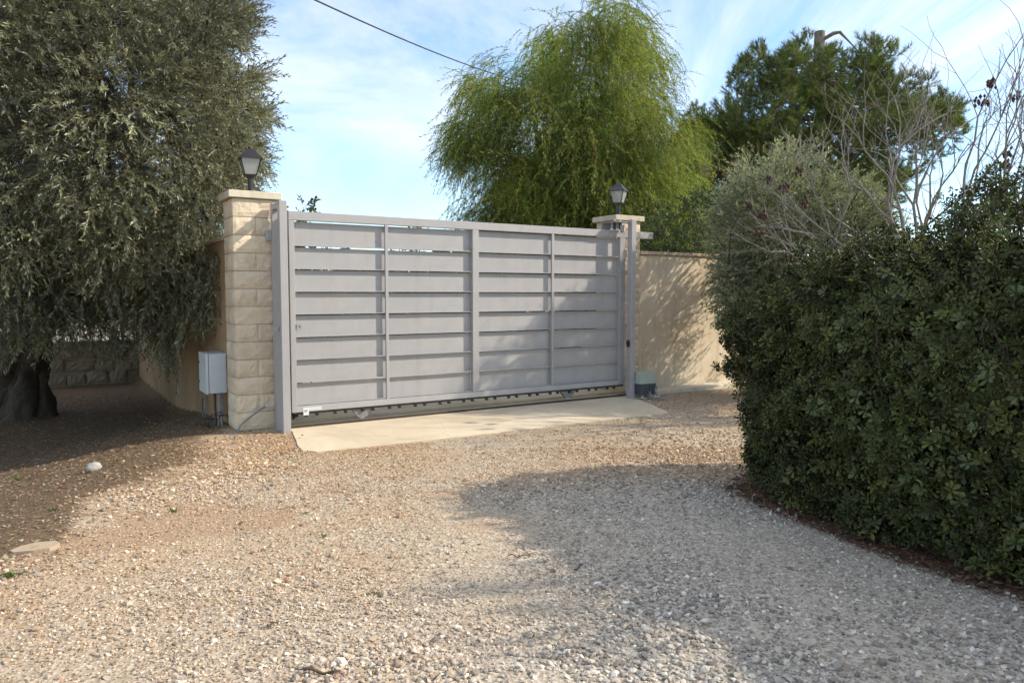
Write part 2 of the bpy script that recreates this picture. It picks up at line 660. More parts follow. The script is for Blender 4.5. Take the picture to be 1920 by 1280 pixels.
def mat_ground():
    m, N, L, P = new_mat('gravel_ground')
    g = N.new('ShaderNodeNewGeometry')
    pos = g.outputs['Position']
    att = N.new('ShaderNodeAttribute')
    att.attribute_name = 'Col'
    # Col: r = litter, g = red soil, b = far pale earth
    sp = N.new('ShaderNodeSeparateColor')
    L.new(att.outputs['Color'], sp.inputs[0])
    v = N.new('ShaderNodeTexVoronoi')
    v.inputs['Scale'].default_value = 55
    L.new(pos, v.inputs['Vector'])
    grain = ramp(N, L, v.outputs['Color'], [(0.1, (0.26, 0.205, 0.145)), (0.45, (0.40, 0.325, 0.235)), (0.7, (0.47, 0.40, 0.31)), (0.95, (0.56, 0.50, 0.42))])
    big = noise_node(N, L, 0.8, 8, 0.6, vec=pos, dist=0.5)
    c = mixrgb(N, L, ramp(N, L, big.outputs['Fac'], [(0.38, 0.0), (0.66, 0.6)]), grain, (0.43, 0.30, 0.175))
    grey = ramp(N, L, v.outputs['Color'], [(0.1, (0.30, 0.26, 0.205)), (0.5, (0.45, 0.395, 0.32)), (0.95, (0.62, 0.56, 0.47))])
    c = mixrgb(N, L, att.outputs['Alpha'], c, grey)
    soil = mixrgb(N, L, 0.45, (0.33, 0.19, 0.10), grain)
    fine = noise_node(N, L, 9, 8, 0.7, vec=pos)
    def masked(ch, lo=0.35, hi=0.6):
        a = N.new('ShaderNodeMath'); a.operation = 'ADD'
        L.new(ch, a.inputs[0])
        s = N.new('ShaderNodeMath'); s.operation = 'MULTIPLY_ADD'
        L.new(fine.outputs['Fac'], s.inputs[0]); s.inputs[1].default_value = 0.7; s.inputs[2].default_value = -0.35
        L.new(s.outputs[0], a.inputs[1])
        return ramp(N, L, a.outputs[0], [(lo, 0.0), (hi, 1.0)])
    c = mixrgb(N, L, masked(sp.outputs[1]), c, soil)
    n3 = noise_node(N, L, 30, 8, 0.75, vec=pos)
    lit = ramp(N, L, n3.outputs['Fac'], [(0.3, (0.075, 0.05, 0.032)), (0.55, (0.17, 0.115, 0.07)), (0.75, (0.29, 0.21, 0.135))])
    c = mixrgb(N, L, masked(sp.outputs[0]), c, lit)
    c = mixrgb(N, L, sp.outputs[2], c, (0.44, 0.385, 0.31))
    L.new(c, P.inputs['Base Color'])
    P.inputs['Roughness'].default_value = 0.95
    P.inputs['Specular IOR Level'].default_value = 0.15
    b1 = bump(N, L, v.outputs['Distance'], P, 0.6, 0.012)
    bump(N, L, n3.outputs['Fac'], P, 0.4, 0.012, b1)
    return m


M['ground'] = mat_ground()
M['pebble'] = mat_attr('gravel_stone', 0.88, 120, 0.2)
M['litter'] = mat_attr('dry_leaf', 0.8, 120, 0.1)
M['olive_leaf'] = mat_leaf('olive_leaf', 0.40, 0.22, (0.22, 0.23, 0.17), 0.5)
M['wild_leaf'] = mat_leaf('grey_green_leaf', 0.5, 0.3, (0.30, 0.34, 0.24), 0.4)
M['pepper_leaf'] = mat_leaf('weeping_leaf', 0.5, 0.5)
M['pine_leaf'] = mat_leaf('pine_needle', 0.5, 0.2)
M['hedge_leaf'] = mat_leaf('glossy_leaf', 0.42, 0.14, (0.055, 0.066, 0.024), 0.24)
M['bush_leaf'] = mat_leaf('bush_leaf', 0.5, 0.25)
M['grass'] = mat_leaf('weed_blade', 0.5, 0.3, inst=False)
M['olive_fruit'] = mat_leaf('olive_fruit', 0.4, 0.05, inst=False)
M['hedge_leaf_single'] = mat_leaf('glossy_single_leaf', 0.45, 0.14, (0.10, 0.125, 0.055), 0.3, inst=False)


def mat_bark(name, a, b, scale=9):
    m, N, L, P = new_mat(name)
    g = N.new('ShaderNodeNewGeometry')
    mpn = N.new('ShaderNodeMapping')
    mpn.inputs['Scale'].default_value = (1, 1, 0.3)
    L.new(g.outputs['Position'], mpn.inputs[0])
    n = noise_node(N, L, scale, 9, 0.7, vec=mpn.outputs[0], dist=0.8)
    L.new(ramp(N, L, n.outputs['Fac'], [(0.3, a), (0.7, b)]), P.inputs['Base Color'])
    P.inputs['Roughness'].default_value = 0.9
    P.inputs['Specular IOR Level'].default_value = 0.2
    bump(N, L, n.outputs['Fac'], P, 0.9, 0.04)
    return m


M['bark_olive'] = mat_bark('olive_bark', (0.04, 0.031, 0.024), (0.13, 0.105, 0.08))
M['bark_grey'] = mat_bark('grey_bark', (0.17, 0.15, 0.13), (0.36, 0.325, 0.295), 20)
M['bark_pine'] = mat_bark('pine_bark', (0.10, 0.08, 0.065), (0.26, 0.22, 0.18))
M['bark_brown'] = mat_bark('brown_bark', (0.06, 0.045, 0.03), (0.15, 0.12, 0.085))


def mat_glass():
    m, N, L, P = new_mat('lantern_glass')
    tr = N.new('ShaderNodeBsdfTransparent')
    tr.inputs['Color'].default_value = (0.93, 0.95, 0.95, 1)
    gl = N.new('ShaderNodeBsdfGlossy')
    gl.inputs['Roughness'].default_value = 0.06
    df = N.new('ShaderNodeBsdfDiffuse')
    df.inputs['Color'].default_value = (0.7, 0.72, 0.7, 1)
    fr = N.new('ShaderNodeFresnel')
    fr.inputs['IOR'].default_value = 1.5
    m0 = N.new('ShaderNodeMixShader')
    m0.inputs[0].default_value = 0.38
    L.new(tr.outputs[0], m0.inputs[1])
    L.new(df.outputs[0], m0.inputs[2])
    m1 = N.new('ShaderNodeMixShader')
    L.new(fr.outputs[0], m1.inputs[0])
    L.new(m0.outputs[0], m1.inputs[1])
    L.new(gl.outputs[0], m1.inputs[2])
    L.new(m1.outputs[0], N['Material Output'].inputs['Surface'])
    return m


M['glass'] = mat_glass()
M['bulb'] = mat_plain('warm_bulb', (0.75, 0.66, 0.45), 0.25, 0, 0.1)

# ------------------------------------------------------------------ ground
HEDGE_LINE = np.array([(3.45, 0.9), (3.12, 2.4), (2.72, 3.62), (2.22, 4.5), (1.90, 5.2), (1.84, 5.65), (2.1, 6.05), (3.2, 6.35)])


def dist_to_line(X, Y, line):
    best = np.full(np.shape(X), 1e9)
    for i in range(len(line) - 1):
        a, b = line[i], line[i + 1]
        d = b - a
        t = np.clip(((X - a[0]) * d[0] + (Y - a[1]) * d[1]) / (d @ d), 0, 1)
        best = np.minimum(best, np.hypot(X - a[0] - t * d[0], Y - a[1] - t * d[1]))
    return best


def litter_mask(X, Y):
    """1 where dead leaves cover the earth"""
    wob = (fbm(X * 1.1, Y * 1.1, 31) - 0.5) * 0.9
    left = smooth(-0.25, 0.55, (-3.0 - 0.28 * (Y - 5.0) * (Y < 5) + 0.08 * (7.5 - Y)) - X + wob) * smooth(3.6, 4.6, Y + wob * 0.6)
    dh = dist_to_line(X, Y, HEDGE_LINE)
    inside = in_poly(X, Y, [tuple(p) for p in HEDGE_LINE] + [(6, 6.35), (6, 0.9)])
    hed = np.where(inside, 1.0, smooth(0.34, 0.06, dh + wob * 0.25))
    return np.clip(np.maximum(left, hed), 0, 1)


def cool_mask(X, Y):
    """1 where the gravel is greyer"""
    w = (fbm(X * 0.9, Y * 0.9, 123) - 0.5) * 1.6
    m = smooth(-1.1, 0.7, X + w) * smooth(6.2, 5.2, Y + w * 0.4)
    m = np.maximum(m, 0.35 * smooth(4.2, 3.2, Y + w * 0.5) * smooth(-2.6, -1.0, X))
    return m * 0.9


def soil_mask(X, Y):
    m = fbm(X * 0.55 + 3, Y * 0.9, 77)
    a = smooth(0.52, 0.66, m) * 0.75 * smooth(1.2, -1.2, X + 0.0 * Y) * smooth(3.0, 4.2, Y)
    b = smooth(-1.7, -2.9, X) * smooth(5.2, 4.3, Y) * 0.55
    return np.clip(a + b, 0, 1)


xs = np.concatenate([[-3000, -900, -300, -120, -60, -35, -24, -18], np.arange(-14, 9.01, 0.14), [11, 14, 20, 30, 50, 100, 300, 900, 3000]])
ys = np.concatenate([[-600, -120, -30, -8, -3], np.arange(-1, 17.01, 0.14), [18, 19.5, 22, 26, 32, 45, 70, 120, 300, 900, 3000]])
GX, GY = np.meshgrid(xs, ys)
GZ = ground_z(GX, GY)
nx, ny = len(xs), len(ys)
V = np.stack([GX, GY, GZ], -1).reshape(-1, 3)
j, i = np.meshgrid(np.arange(ny - 1), np.arange(nx - 1), indexing='ij')
F = np.stack([j * nx + i, j * nx + i + 1, (j + 1) * nx + i + 1, (j + 1) * nx + i], -1).reshape(-1, 4)
far = smooth(16.5, 20.0, GY).ravel()
cols = np.stack([litter_mask(GX, GY).ravel() * (1 - far), soil_mask(GX, GY).ravel(), far, cool_mask(GX, GY).ravel()], -1)
o = np_obj('ground', V, F, M['ground'], None, cols, True)
tag(o, kind='structure')

# concrete apron in front of the gate
apron = [(-0.11, 0.0), (-0.12, 0.44), (-0.29, 1.45), (-0.2, 1.58), (0.4, 1.62), (4.2, 1.70), (4.32, 1.62), (4.84, 0.42), (4.84, 0.0)]
top = []
rng = np.random.default_rng(3)
for k in range(len(apron)):
    a, b = np.array(apron[k]), np.array(apron[(k + 1) % len(apron)])
    n = max(2, int(np.linalg.norm(b - a) / 0.22))
    for t in range(n):
        p = a + (b - a) * t / n
        if 0.3 < p[1]:
            p = p + rng.normal(0, 0.011, 2)
        top.append(p)
nT = len(top)
c0 = np.mean(top, 0)
V = [G(p[0], p[1], 0.006) for p in top] + [G(p[0], p[1], -0.12) for p in top] + [G(c0[0], c0[1], 0.008)]
mb = MB()
mb.add(V, [(k, (k + 1) % nT, 2 * nT) for k in range(nT)] + [(k, nT + k, nT + (k + 1) % nT, (k + 1) % nT) for k in range(nT)])
o = mb.build('concrete_apron', M['slab'])
tag(o, kind='structure')

# raised concrete threshold strip behind the gate
mb = MB().box(-0.08, 4.85, 0.0, 0.55, -0.1, 0.045, 0.006)
o = mb.build('threshold', M['slab'])
o.location = G(0, -0.01, 0)
o.rotation_euler = (0, 0, GROT)
tag(o, kind='structure')

# ------------------------------------------------------------------ pillars of split-face blocks
def rough_block(w, d, h, seed, amp=0.012):
    """block w (x) by d (y) by h (z), origin at its lower front left corner; outer faces split rough"""
    r = np.random.default_rng(seed)
    nu, nz = 7, 4
    V, Fq = [], []
    ph = r.uniform(0, 50, 2)

    def face(o_, a, b, nrm):
        base = len(V)
        la, lb = np.linalg.norm(a), np.linalg.norm(b)
        for jj in range(nz + 1):
            for ii in range(nu + 1):
                s, t = ii / nu, jj / nz
                e = min(s * la, (1 - s) * la, t * lb, (1 - t) * lb)
                k = min(1.0, e / 0.018)
                dd = (fbm(np.array(s * la * 16 + ph[0]), np.array(t * lb * 16 + ph[1]), seed, 3) - 0.42) * 2.2 * amp * k + 0.006 * k - 0.003 * (1 - k)
                V.append(o_ + a * s + b * t + nrm * float(dd))
        for jj in range(nz):
            for ii in range(nu):
                p = base + jj * (nu + 1) + ii
                Fq.append((p, p + 1, p + nu + 2, p + nu + 1))
    X, Yv, Z = np.array([w, 0, 0.]), np.array([0, d, 0.]), np.array([0, 0, h])
    O = np.zeros(3)
    face(O, X, Z, np.array([0, -1., 0]))
    face(O + Yv, -Yv, Z, np.array([-1., 0, 0]))
    face(O + X, Yv, Z, np.array([1., 0, 0]))
    face(O + X + Yv, -X, Z, np.array([0, 1., 0]))
    base = len(V)
    for z in (0, h):
        for p in ((0, 0), (w, 0), (w, d), (0, d)):
            V.append(np.array([p[0], p[1], z]))
    Fq.append((base, base + 3, base + 2, base + 1))
    Fq.append((base + 4, base + 5, base + 6, base + 7))
    mb = MB()
    mb.add(V, Fq)
    return mb.mesh('block', M['block'])


HC = 0.1945
PW, PD = 0.47, 0.46
joint = 0.0045
long_blocks = [rough_block(PW, 0.226, HC - joint, 11 + k) for k in range(4)]
half_blocks = [rough_block(PW / 2 - 0.001, PD, HC - joint, 31 + k) for k in range(5)]


def pillar(u0, v_front, z0, label, seed, flip):
    t = thing('stone_pillar', G(u0, v_front, z0), GROT, label, 'pillar', 'split-face stone gate pillars')
    MB().box(0.012, PW - 0.012, 0.012, PD - 0.012, -0.25, 13 * HC).build('mortar_core', M['mortar'], t)
    r = random.Random(seed)
    for k in range(13):
        z = k * HC
        if (k + flip) % 2 == 0:
            for y in (0, PD - 0.226):
                b = link(bpy.data.objects.new('block', r.choice(long_blocks)), t)
                b.location = (0, y, z)
        else:
            for x in (0, PW / 2 + 0.001):
                b = link(bpy.data.objects.new('block', r.choice(half_blocks)), t)
                b.location = (x, 0, z)
    mb = MB().box(-0.045, PW + 0.045, -0.045, PD + 0.045, 13 * HC + 0.004, 13 * HC + 0.08, 0.005)
    mb.build('cap', M['cap'], t)
    return t


pillar(-0.585, 0.03, 0.0, 'cream stone gate pillar on the left, beside the olive tree', 1, 0)
pillar(4.795, 0.03, 0.04, 'cream stone gate pillar on the right, behind the motor', 2, 1)


# ------------------------------------------------------------------ lanterns on the pillars
def lantern(u, v, z, rot, label, stem=0.19):
    t = thing('pillar_lantern', G(u, v, z), rot, label, 'lantern', 'black lanterns on the gate pillars')
    MB().lathe([(0.062, 0), (0.062, 0.012), (0.04, 0.02), (0.03, 0.03), (0.027, 0.05), (0.027, stem - 0.02), (0.034, stem - 0.014), (0.034, stem - 0.004)], 20).build('stem', M['black_metal'], t, False)
    s2 = math.sqrt(2)
    q = math.pi / 4
    MB().lathe([(0.045 * s2, stem - 0.004), (0.062 * s2, stem + 0.012), (0.07 * s2, stem + 0.022)], 4, off=q).build('base_tray', M['black_metal'], t)
    zb, zt = stem + 0.022, stem + 0.19
    wb, wt = 0.062, 0.104
    for sx, sy in ((-1, -1), (1, -1), (1, 1), (-1, 1)):
        MB().tube([(sx * wb, sy * wb, zb - 0.002), (sx * wt, sy * wt, zt + 0.002)], 0.0065, 6).build('corner_bar', M['black_metal'], t)
    for k in range(4):
        a = k * math.pi / 2
        ca, sa = math.cos(a), math.sin(a)
        pts = [(-wb, -wb, zb), (wb, -wb, zb), (wt, -wt, zt), (-wt, -wt, zt)]
        inn = [(-wb, -wb + 0.003, zb), (wb, -wb + 0.003, zb), (wt, -wt + 0.003, zt), (-wt, -wt + 0.003, zt)]
        P = [(x * ca - y * sa, x * sa + y * ca, zz_) for x, y, zz_ in pts + inn]
        MB().add(P, [(0, 1, 2, 3), (7, 6, 5, 4), (0, 4, 5, 1), (2, 6, 7, 3), (0, 3, 7, 4), (1, 5, 6, 2)]).build('pane', M['glass'], t)
    e = 0.125
    MB().lathe([(e * s2, zt), (e * s2, zt + 0.012), (e * 0.72 * s2, zt + 0.045), (e * 0.30 * s2, zt + 0.108), (0.022 * s2, zt + 0.118)], 4, off=q).build('roof', M['black_metal'], t)
    MB().lathe([(0.016, zt + 0.118), (0.02, zt + 0.128), (0.014, zt + 0.142), (0.004, zt + 0.15)], 12).build('finial', M['black_metal'], t)
    MB().lathe([(0.014, zb), (0.014, zb + 0.045), (0.026, zb + 0.065), (0.032, zb + 0.095), (0.024, zb + 0.122), (0.006, zb + 0.132)], 14).build('bulb', M['bulb'], t, True)
    return t


lantern(-0.335, -0.2, 13 * HC + 0.08, GROT - 0.15, 'black lantern on the left pillar against the olive leaves')
lantern(5.03, -0.2, 13 * HC + 0.12, GROT + 0.55, 'black lantern on the right pillar with weeping foliage behind')

# ------------------------------------------------------------------ walls
t = thing('boundary_wall', G(5.27, -0.02, 0), GROT, 'ochre rendered wall with thin coping, right of the gate', 'wall')
MB().box(0.0, 9.0, 0.0, 0.2, -0.2, 2.085).build('wall_face', M['wall'], t)
r = random.Random(5)
x = 0.0
while x < 8.95:
    w = 0.5
    z = 2.087 + r.uniform(0, 0.004)
    MB().box(x + 0.002, min(9.0, x + w) - 0.002, -0.028 + r.uniform(-0.004, 0.004), 0.228, z, z + 0.05, 0.005).build('coping_slab', M['coping'], t)
    x += w
MB().box(0.02, 9.0, -0.36, -0.003, -0.2, 0.052, 0.008).build('footing', M['cap'], t)

t = thing('side_wall', G(-0.575, -0.43, 0), GROT, 'ochre rendered wall, colour darkened for shade, running back under the olive tree', 'wall')
MB().box(0.0, 0.2, 0.0, 10.4, -0.7, 2.1).build('wall_face', M['wall_shaded'], t)
for k in range(20):
    MB().box(-0.025, 0.225, k * 0.5 + 0.04, k * 0.5 + 0.535, 2.102, 2.15, 0.005).build('coping_slab', M['coping'], t)

# low stone wall far under the tree
ws = np.array([-8.55, 16.25])
we = np.array([-13.5, 12.2])
wd = (we - ws)
wlen = np.linalg.norm(wd)
t = thing('low_stone_wall', (ws[0], ws[1], -0.44), math.atan2(wd[1], wd[0]), 'low weathered stone wall in the shade behind the olive trunk', 'wall')
MB().box(-1.2, wlen, -0.17, 0.17, -0.2, 0.86).build('mortar_core', M['mortar'], t)
stone_meshes = [rough_block(w, 0.05, h, 70 + k, 0.02) for k, (w, h) in enumerate([(0.42, 0.26), (0.55, 0.26), (0.33, 0.26)])]
for s in stone_meshes:
    s.materials.clear()
    s.materials.append(M['old_stone'])
r = random.Random(8)
for row in range(3):
    x = -1.2 + r.uniform(0, 0.25)
    z = 0.02 + row * 0.275
    while x < wlen - 0.6:
        k = r.randrange(3)
        w = (0.42, 0.55, 0.33)[k]
        b = link(bpy.data.objects.new('stone', stone_meshes[k]), t)
        b.location = (x + w, 0.165, z)
        b.rotation_euler = (0, 0, math.pi)
        b.location = (x + w, 0.205 + r.uniform(0, 0.04), z + r.uniform(-0.015, 0.015))
        b.rotation_euler = (r.uniform(-0.05, 0.05), r.uniform(-0.05, 0.05), math.pi + r.uniform(-0.06, 0.06))
        b.scale = (r.uniform(0.88, 1.04), 1, r.uniform(0.8, 1.05))
        x += w + 0.02
MB().box(-1.2, wlen, -0.2, 0.23, 0.86, 0.93, 0.01).build('coping', M['old_stone'], t)

# ------------------------------------------------------------------ sliding gate
gate = thing('sliding_gate', G(0, 0.0, 0), GROT, 'wide grey metal sliding gate with horizontal slats', 'gate')


def gb(u0, u1, v0, v1, z0, z1, b=0.003):
    return MB().box(u0, u1, -v1, -v0, z0, z1, b)


gb(-0.06, 5.29, 0.215, 0.285, 2.30, 2.395).build('top_rail', M['paint'], gate)
gb(-0.06, 4.755, 0.215, 0.285, 0.185, 0.255).build('bottom_rail', M['paint'], gate)
gb(-0.06, 0.0, 0.2155, 0.2845, 0.256, 2.299).build('stile', M['paint'], gate)
gb(2.235, 2.325, 0.2155, 0.2845, 0.256, 2.299).build('stile', M['paint'], gate)
gb(4.655, 4.755, 0.2155, 0.2845, 0.256, 2.299).build('stile', M['paint'], gate)
for u in (1.08, 3.478):
    gb(u - 0.018, u + 0.018, 0.253, 0.283, 0.256, 2.299, 0.002).build('upright_bar', M['paint'], gate)
slat_mesh = {}
bounds = [(0.003, 1.079), (1.081, 2.232), (2.328, 3.477), (3.479, 4.652)]
pitch = 0.2515
r = random.Random(4)
for row in range(8):
    zb = 0.262 + row * pitch
    hgt = pitch - 0.013
    if row == 7:
        hgt = pitch + 0.014
    for ci, (a, b) in enumerate(bounds):
        key = (ci, row == 7)
        if key not in slat_mesh:
            w = b - a
            prof = [(-0.048, 0.0), (0.004, 0.0), (0.004, hgt), (0.0, hgt), (0.0, 0.004), (-0.045, 0.004), (-0.045, 0.009), (-0.048, 0.009)]
            m_ = MB()
            q8 = len(prof)
            m_.add([(0, y_, z_) for y_, z_ in prof] + [(w, y_, z_) for y_, z_ in prof],
                   [(k_, (k_ + 1) % q8, q8 + (k_ + 1) % q8, q8 + k_) for k_ in range(q8)] + [(1, 4, 3, 2), (1, 0, 5, 4), (0, 7, 6, 5), (q8 + 2, q8 + 3, q8 + 4, q8 + 1), (q8 + 4, q8 + 5, q8, q8 + 1), (q8 + 5, q8 + 6, q8 + 7, q8)])
            slat_mesh[key] = m_.mesh('slat', M['paint'])
        s = link(bpy.data.objects.new('slat', slat_mesh[key]), gate)
        s.location = (a, -0.2195, zb + r.uniform(-0.0015, 0.0015))
        s.rotation_euler = (r.uniform(-0.006, 0.006), 0, 0)
# gear rack with bolts
rack = gb(-0.04, 4.75, 0.245, 0.272, 0.160, 0.183, 0.002).build('gear_rack', M['black'], gate)
bolt = MB()
bolt.box(-0.017, 0.017, -0.017, 0.017, -0.03, 0.0, 0.004)
bolt.tube([(0, -0.02, -0.015), (0, 0.02, -0.015)], 0.008, 8)
bolt_me = bolt.mesh('rack_lug', M['black'])
u = 0.10
while u < 4.7:
    for du in (0, 0.125):
        b = link(bpy.data.objects.new('rack_lug', bolt_me), rack)
        b.location = (u + du, -0.262, 0.1605)
    u += 0.335
for u in (0.77, 3.77):
    P = [(-0.13, -0.25, 0.159), (0.13, -0.25, 0.159), (0.05, -0.25, 0.06), (-0.05, -0.25, 0.06)]
    P2 = [(x, y + 0.05, z) for x, y, z in P]
    m_ = MB().add([(x + u, y, z) for x, y, z in P + P2], [(3, 2, 1, 0), (4, 5, 6, 7), (0, 1, 5, 4), (1, 2, 6, 5), (2, 3, 7, 6), (3, 0, 4, 7)])
    h_ = m_.build('wheel_housing', M['dark_paint'], gate)
    MB().tube([(u, -0.236, 0.068), (u, -0.214, 0.068)], 0.03, 20).build('wheel', M['steel'], h_)
lp = gb(0.004, 0.058, 0.2865, 0.292, 1.105, 1.165, 0.001).build('lock_plate', M['steel'], gate)
gb(0.002, 0.03, 0.252, 0.2862, 1.108, 1.162, 0.001).build('lock_stub', M['paint'], gate)
MB().tube([(0.04, -0.2922, 1.137), (0.04, -0.2945, 1.137)], 0.0075, 14).build('keyhole', M['black'], lp)
gb(0.06, 0.27, 0.2852, 0.2866, 0.198, 0.236, 0.0).build('sticker', M['sticker'], gate)
tagp = gb(0.065, 0.125, 0.287, 0.2885, 0.148, 0.222, 0.0).build('hanging_tag', M['white_plastic'], gate)
for k in range(3):
    gb(0.072, 0.118 - 0.006 * k, 0.2886, 0.2890, 0.205 - 0.012 * k, 0.211 - 0.012 * k, 0.0).build('print_line', M['print'], tagp)

# ground rail of the gate
t = thing('ground_rail', G(-0.1, 0.23, 0.012), GROT, 'thin steel ground rail under the sliding gate', 'rail')
MB().box(0, 4.95, -0.018, 0.018, 0.0, 0.004).build('rail_base', M['rust'], t)
MB().tube([(0, 0, 0.012), (4.95, 0, 0.012)], 0.009, 8).build('rail_bead', M['rust'], t)

# catch posts at the left
t = thing('catch_post', G(0, 0, 0), GROT, 'grey steel channel post catching the gate at the left pillar', 'post')
gb(-0.2, -0.118, 0.36, 0.44, -0.02, 2.485, 0.004).build('near_post', M['paint2'], t)
gb(-0.2, -0.118, 0.085, 0.155, -0.02, 2.485, 0.004).build('far_post', M['paint2'], t)
gb(-0.197, -0.189, 0.156, 0.359, 0.0, 2.275, 0.0).build('web_plate', M['paint2'], t)
gb(-0.197, -0.125, 0.156, 0.359, 2.41, 2.47, 0.003).build('top_bracket', M['paint2'], t)
gb(-0.26, -0.201, 0.30, 0.358, 1.10, 1.145, 0.002).build('stop_bracket', M['paint2'], t)
gb(-0.25, -0.2005, 0.035, 0.12, 2.08, 2.19, 0.003).build('wall_plate', M['paint2'], t)
pc = MB().box(-0.118, -0.102, -0.43, -0.37, 0.63, 0.72, 0.006).build('photocell', M['black'], t)
MB().tube([(-0.1025, -0.40, 0.69), (-0.0995, -0.40, 0.69)], 0.016, 16).build('lens', M['black_metal'], pc)
gb(-0.20, -0.12, 0.158, 0.358, -0.02, 0.008, 0.0).build('foot_plate', M['steel'], t)

# guide post at the right
t = thing('guide_post', G(0, 0, 0), GROT, 'grey steel guide post with roller bracket at the right pillar', 'post')
gb(4.69, 4.775, 0.40, 0.49, -0.02, 2.54, 0.004).build('post', M['paint2'], t)
br = gb(4.44, 4.689, 0.12, 0.44, 2.5, 2.51, 0.0)
br.box(4.44, 4.689, -0.128, -0.12, 2.405, 2.499)
brk = br.build('roller_bracket', M['paint2'], t)
gb(4.47, 4.66, 0.30, 0.308, 2.415, 2.4985, 0.002).build('bracket_plate', M['steel'], brk)
for u in (4.52, 4.63):
    MB().tube([(u, -0.315, 2.40), (u, -0.315, 2.495)], 0.019, 14).build('roller', M['black'], brk)
    MB().tube([(u, -0.315, 2.512), (u, -0.315, 2.55)], 0.011, 8).build('roller_bolt', M['steel'], brk)
gb(4.6, 4.66, 0.34, 0.36, 2.36, 2.47, 0.003).build('stop_arm', M['steel'], brk)
pc = MB().lathe([(0.001, 0), (0.026, 0.002), (0.03, 0.01), (0.03, 0.024)], 18).build('photocell', M['black'], t, False)
pc.rotation_euler = (0, -math.pi / 2, 0)
pc.location = (4.69, -0.45, 0.79)
pc.scale = (1.7, 1, 1)

# gate motor
t = thing('gate_motor', G(4.93, 0.50, 0.0), GROT, 'small gate motor with pale green cover and dark base', 'motor')
m_ = MB()
P0 = [(-0.15, -0.10), (0.15, -0.10), (0.15, 0.11), (-0.15, 0.11)]


def frustum(z0, z1, s0, s1, dx=0):
    V = [(x * s0, y * s0, z0) for x, y in P0] + [(x * s1 + dx, y * s1, z1) for x, y in P0]
    return MB().add(V, [(3, 2, 1, 0), (4, 5, 6, 7), (0, 1, 5, 4), (1, 2, 6, 5), (2, 3, 7, 6), (3, 0, 4, 7)])


frustum(0.055, 0.215, 0.93, 0.99).build('base', M['motor_base'], t)
cov = frustum(0.217, 0.36, 1.0, 0.93).build('cover', M['motor_cover'], t)
frustum(0.361, 0.378, 0.84, 0.78).build('lid', M['motor_cover'], cov)
MB().box(-0.19, 0.2, -0.14, 0.14, 0.012, 0.026, 0.002).build('mounting_plate', M['steel'], t)
for sx in (-0.12, 0.12):
    for sy in (-0.115, 0.12):
        MB().tube([(sx, sy, 0.026), (sx, sy, 0.056)], 0.012, 8).build('bolt', M['steel'], t)
for sx in (-0.06, 0.03, 0.09):
    MB().box(sx, sx + 0.012, -0.112, -0.0945, 0.06, 0.2, 0.003).build('rib', M['motor_base'], t)
MB().tube([(0.13, -0.05, 0.2), (0.19, -0.05, 0.19), (0.215, -0.05, 0.13), (0.19, -0.05, 0.06), (0.15, -0.06, 0.05)], 0.009, 6).build('cable_loop', M['conduit'], t)
MB().tube([(0.02, -0.10, 0.1), (0.0, -0.15, 0.06), (0.02, -0.21, 0.012), (0.09, -0.30, 0.006), (0.14, -0.36, 0.004)], 0.011, 6).build('ground_cable', M['conduit'], t)

# ------------------------------------------------------------------ electrical cabinet on the side wall
t = thing('electrical_cabinet', G(-0.60, -0.50, 0.36), GROT, 'pale grey electrical cabinet mounted beside the left pillar', 'cabinet')
MB().box(-0.172, 0.021, 0.0, 0.42, 0.0, 0.455, 0.004).build('body', M['cabinet'], t)
dr = MB().box(-0.205, -0.177, -0.006, 0.426, -0.004, 0.459, 0.004).build('door', M['cabinet'], t)
for z in (0.11, 0.34):
    MB().tube([(-0.206, 0.38, z), (-0.211, 0.38, z)], 0.012, 12).build('lock', M['black'], dr)
for k, (x, b) in enumerate([(-0.10, 0.02), (-0.06, -0.02), (-0.02, 0.03)]):
    MB().tube([(x, 0.06 + b, 0.0), (x, 0.06 + b, -0.2), (x - 0.01 * k, 0.05, -0.30), (x - 0.02, 0.02, -0.38)], (0.014, 0.011, 0.016)[k], 8).build('conduit', M['conduit'] if k else M['cable'], t)
for k in range(5):
    a = random.Random(k).uniform(-0.04, 0.04)
    pts = [(-0.06 + a, 0.04, -0.22 - 0.02 * k), (-0.15 - 0.02 * k, 0.0 + a, -0.24 - 0.01 * k), (-0.2 - 0.02 * k, -0.02, -0.33), (-0.17, -0.03 + a, -0.39)] if k % 2 == 0 else \
          [(-0.05 + a, 0.03, -0.26), (0.01, -0.03 + a, -0.27 + 0.01 * k), (0.01 + 0.01 * k, -0.06, -0.35), (-0.02, -0.05, -0.38)]
    MB().tube(pts, 0.006, 6).build('loose_wire', M['cable'], t)

t = thing('pillar_cable', G(-0.585, 0.05, 0.0), GROT, 'grey cable running down the foot of the left pillar', 'cable')
MB().tube([(0.30, -0.03, 0.262), (0.24, -0.045, 0.235), (0.12, -0.045, 0.155), (0.03, -0.05, 0.085), (-0.005, -0.06, 0.03), (-0.01, -0.07, -0.03)], 0.009, 8).build('cable_run', M['conduit'], t)
MB().tube([(0.30, -0.005, 0.262), (0.30, -0.045, 0.266)], 0.02, 10).build('clip', M['steel'], t)
MB().tube([(0.29, -0.03, 0.25), (0.22, -0.04, 0.215), (0.10, -0.045, 0.135), (0.015, -0.05, 0.07), (-0.02, -0.06, 0.02), (-0.03, -0.07, -0.03)], 0.007, 8).build('cable_run', M['conduit'], t)

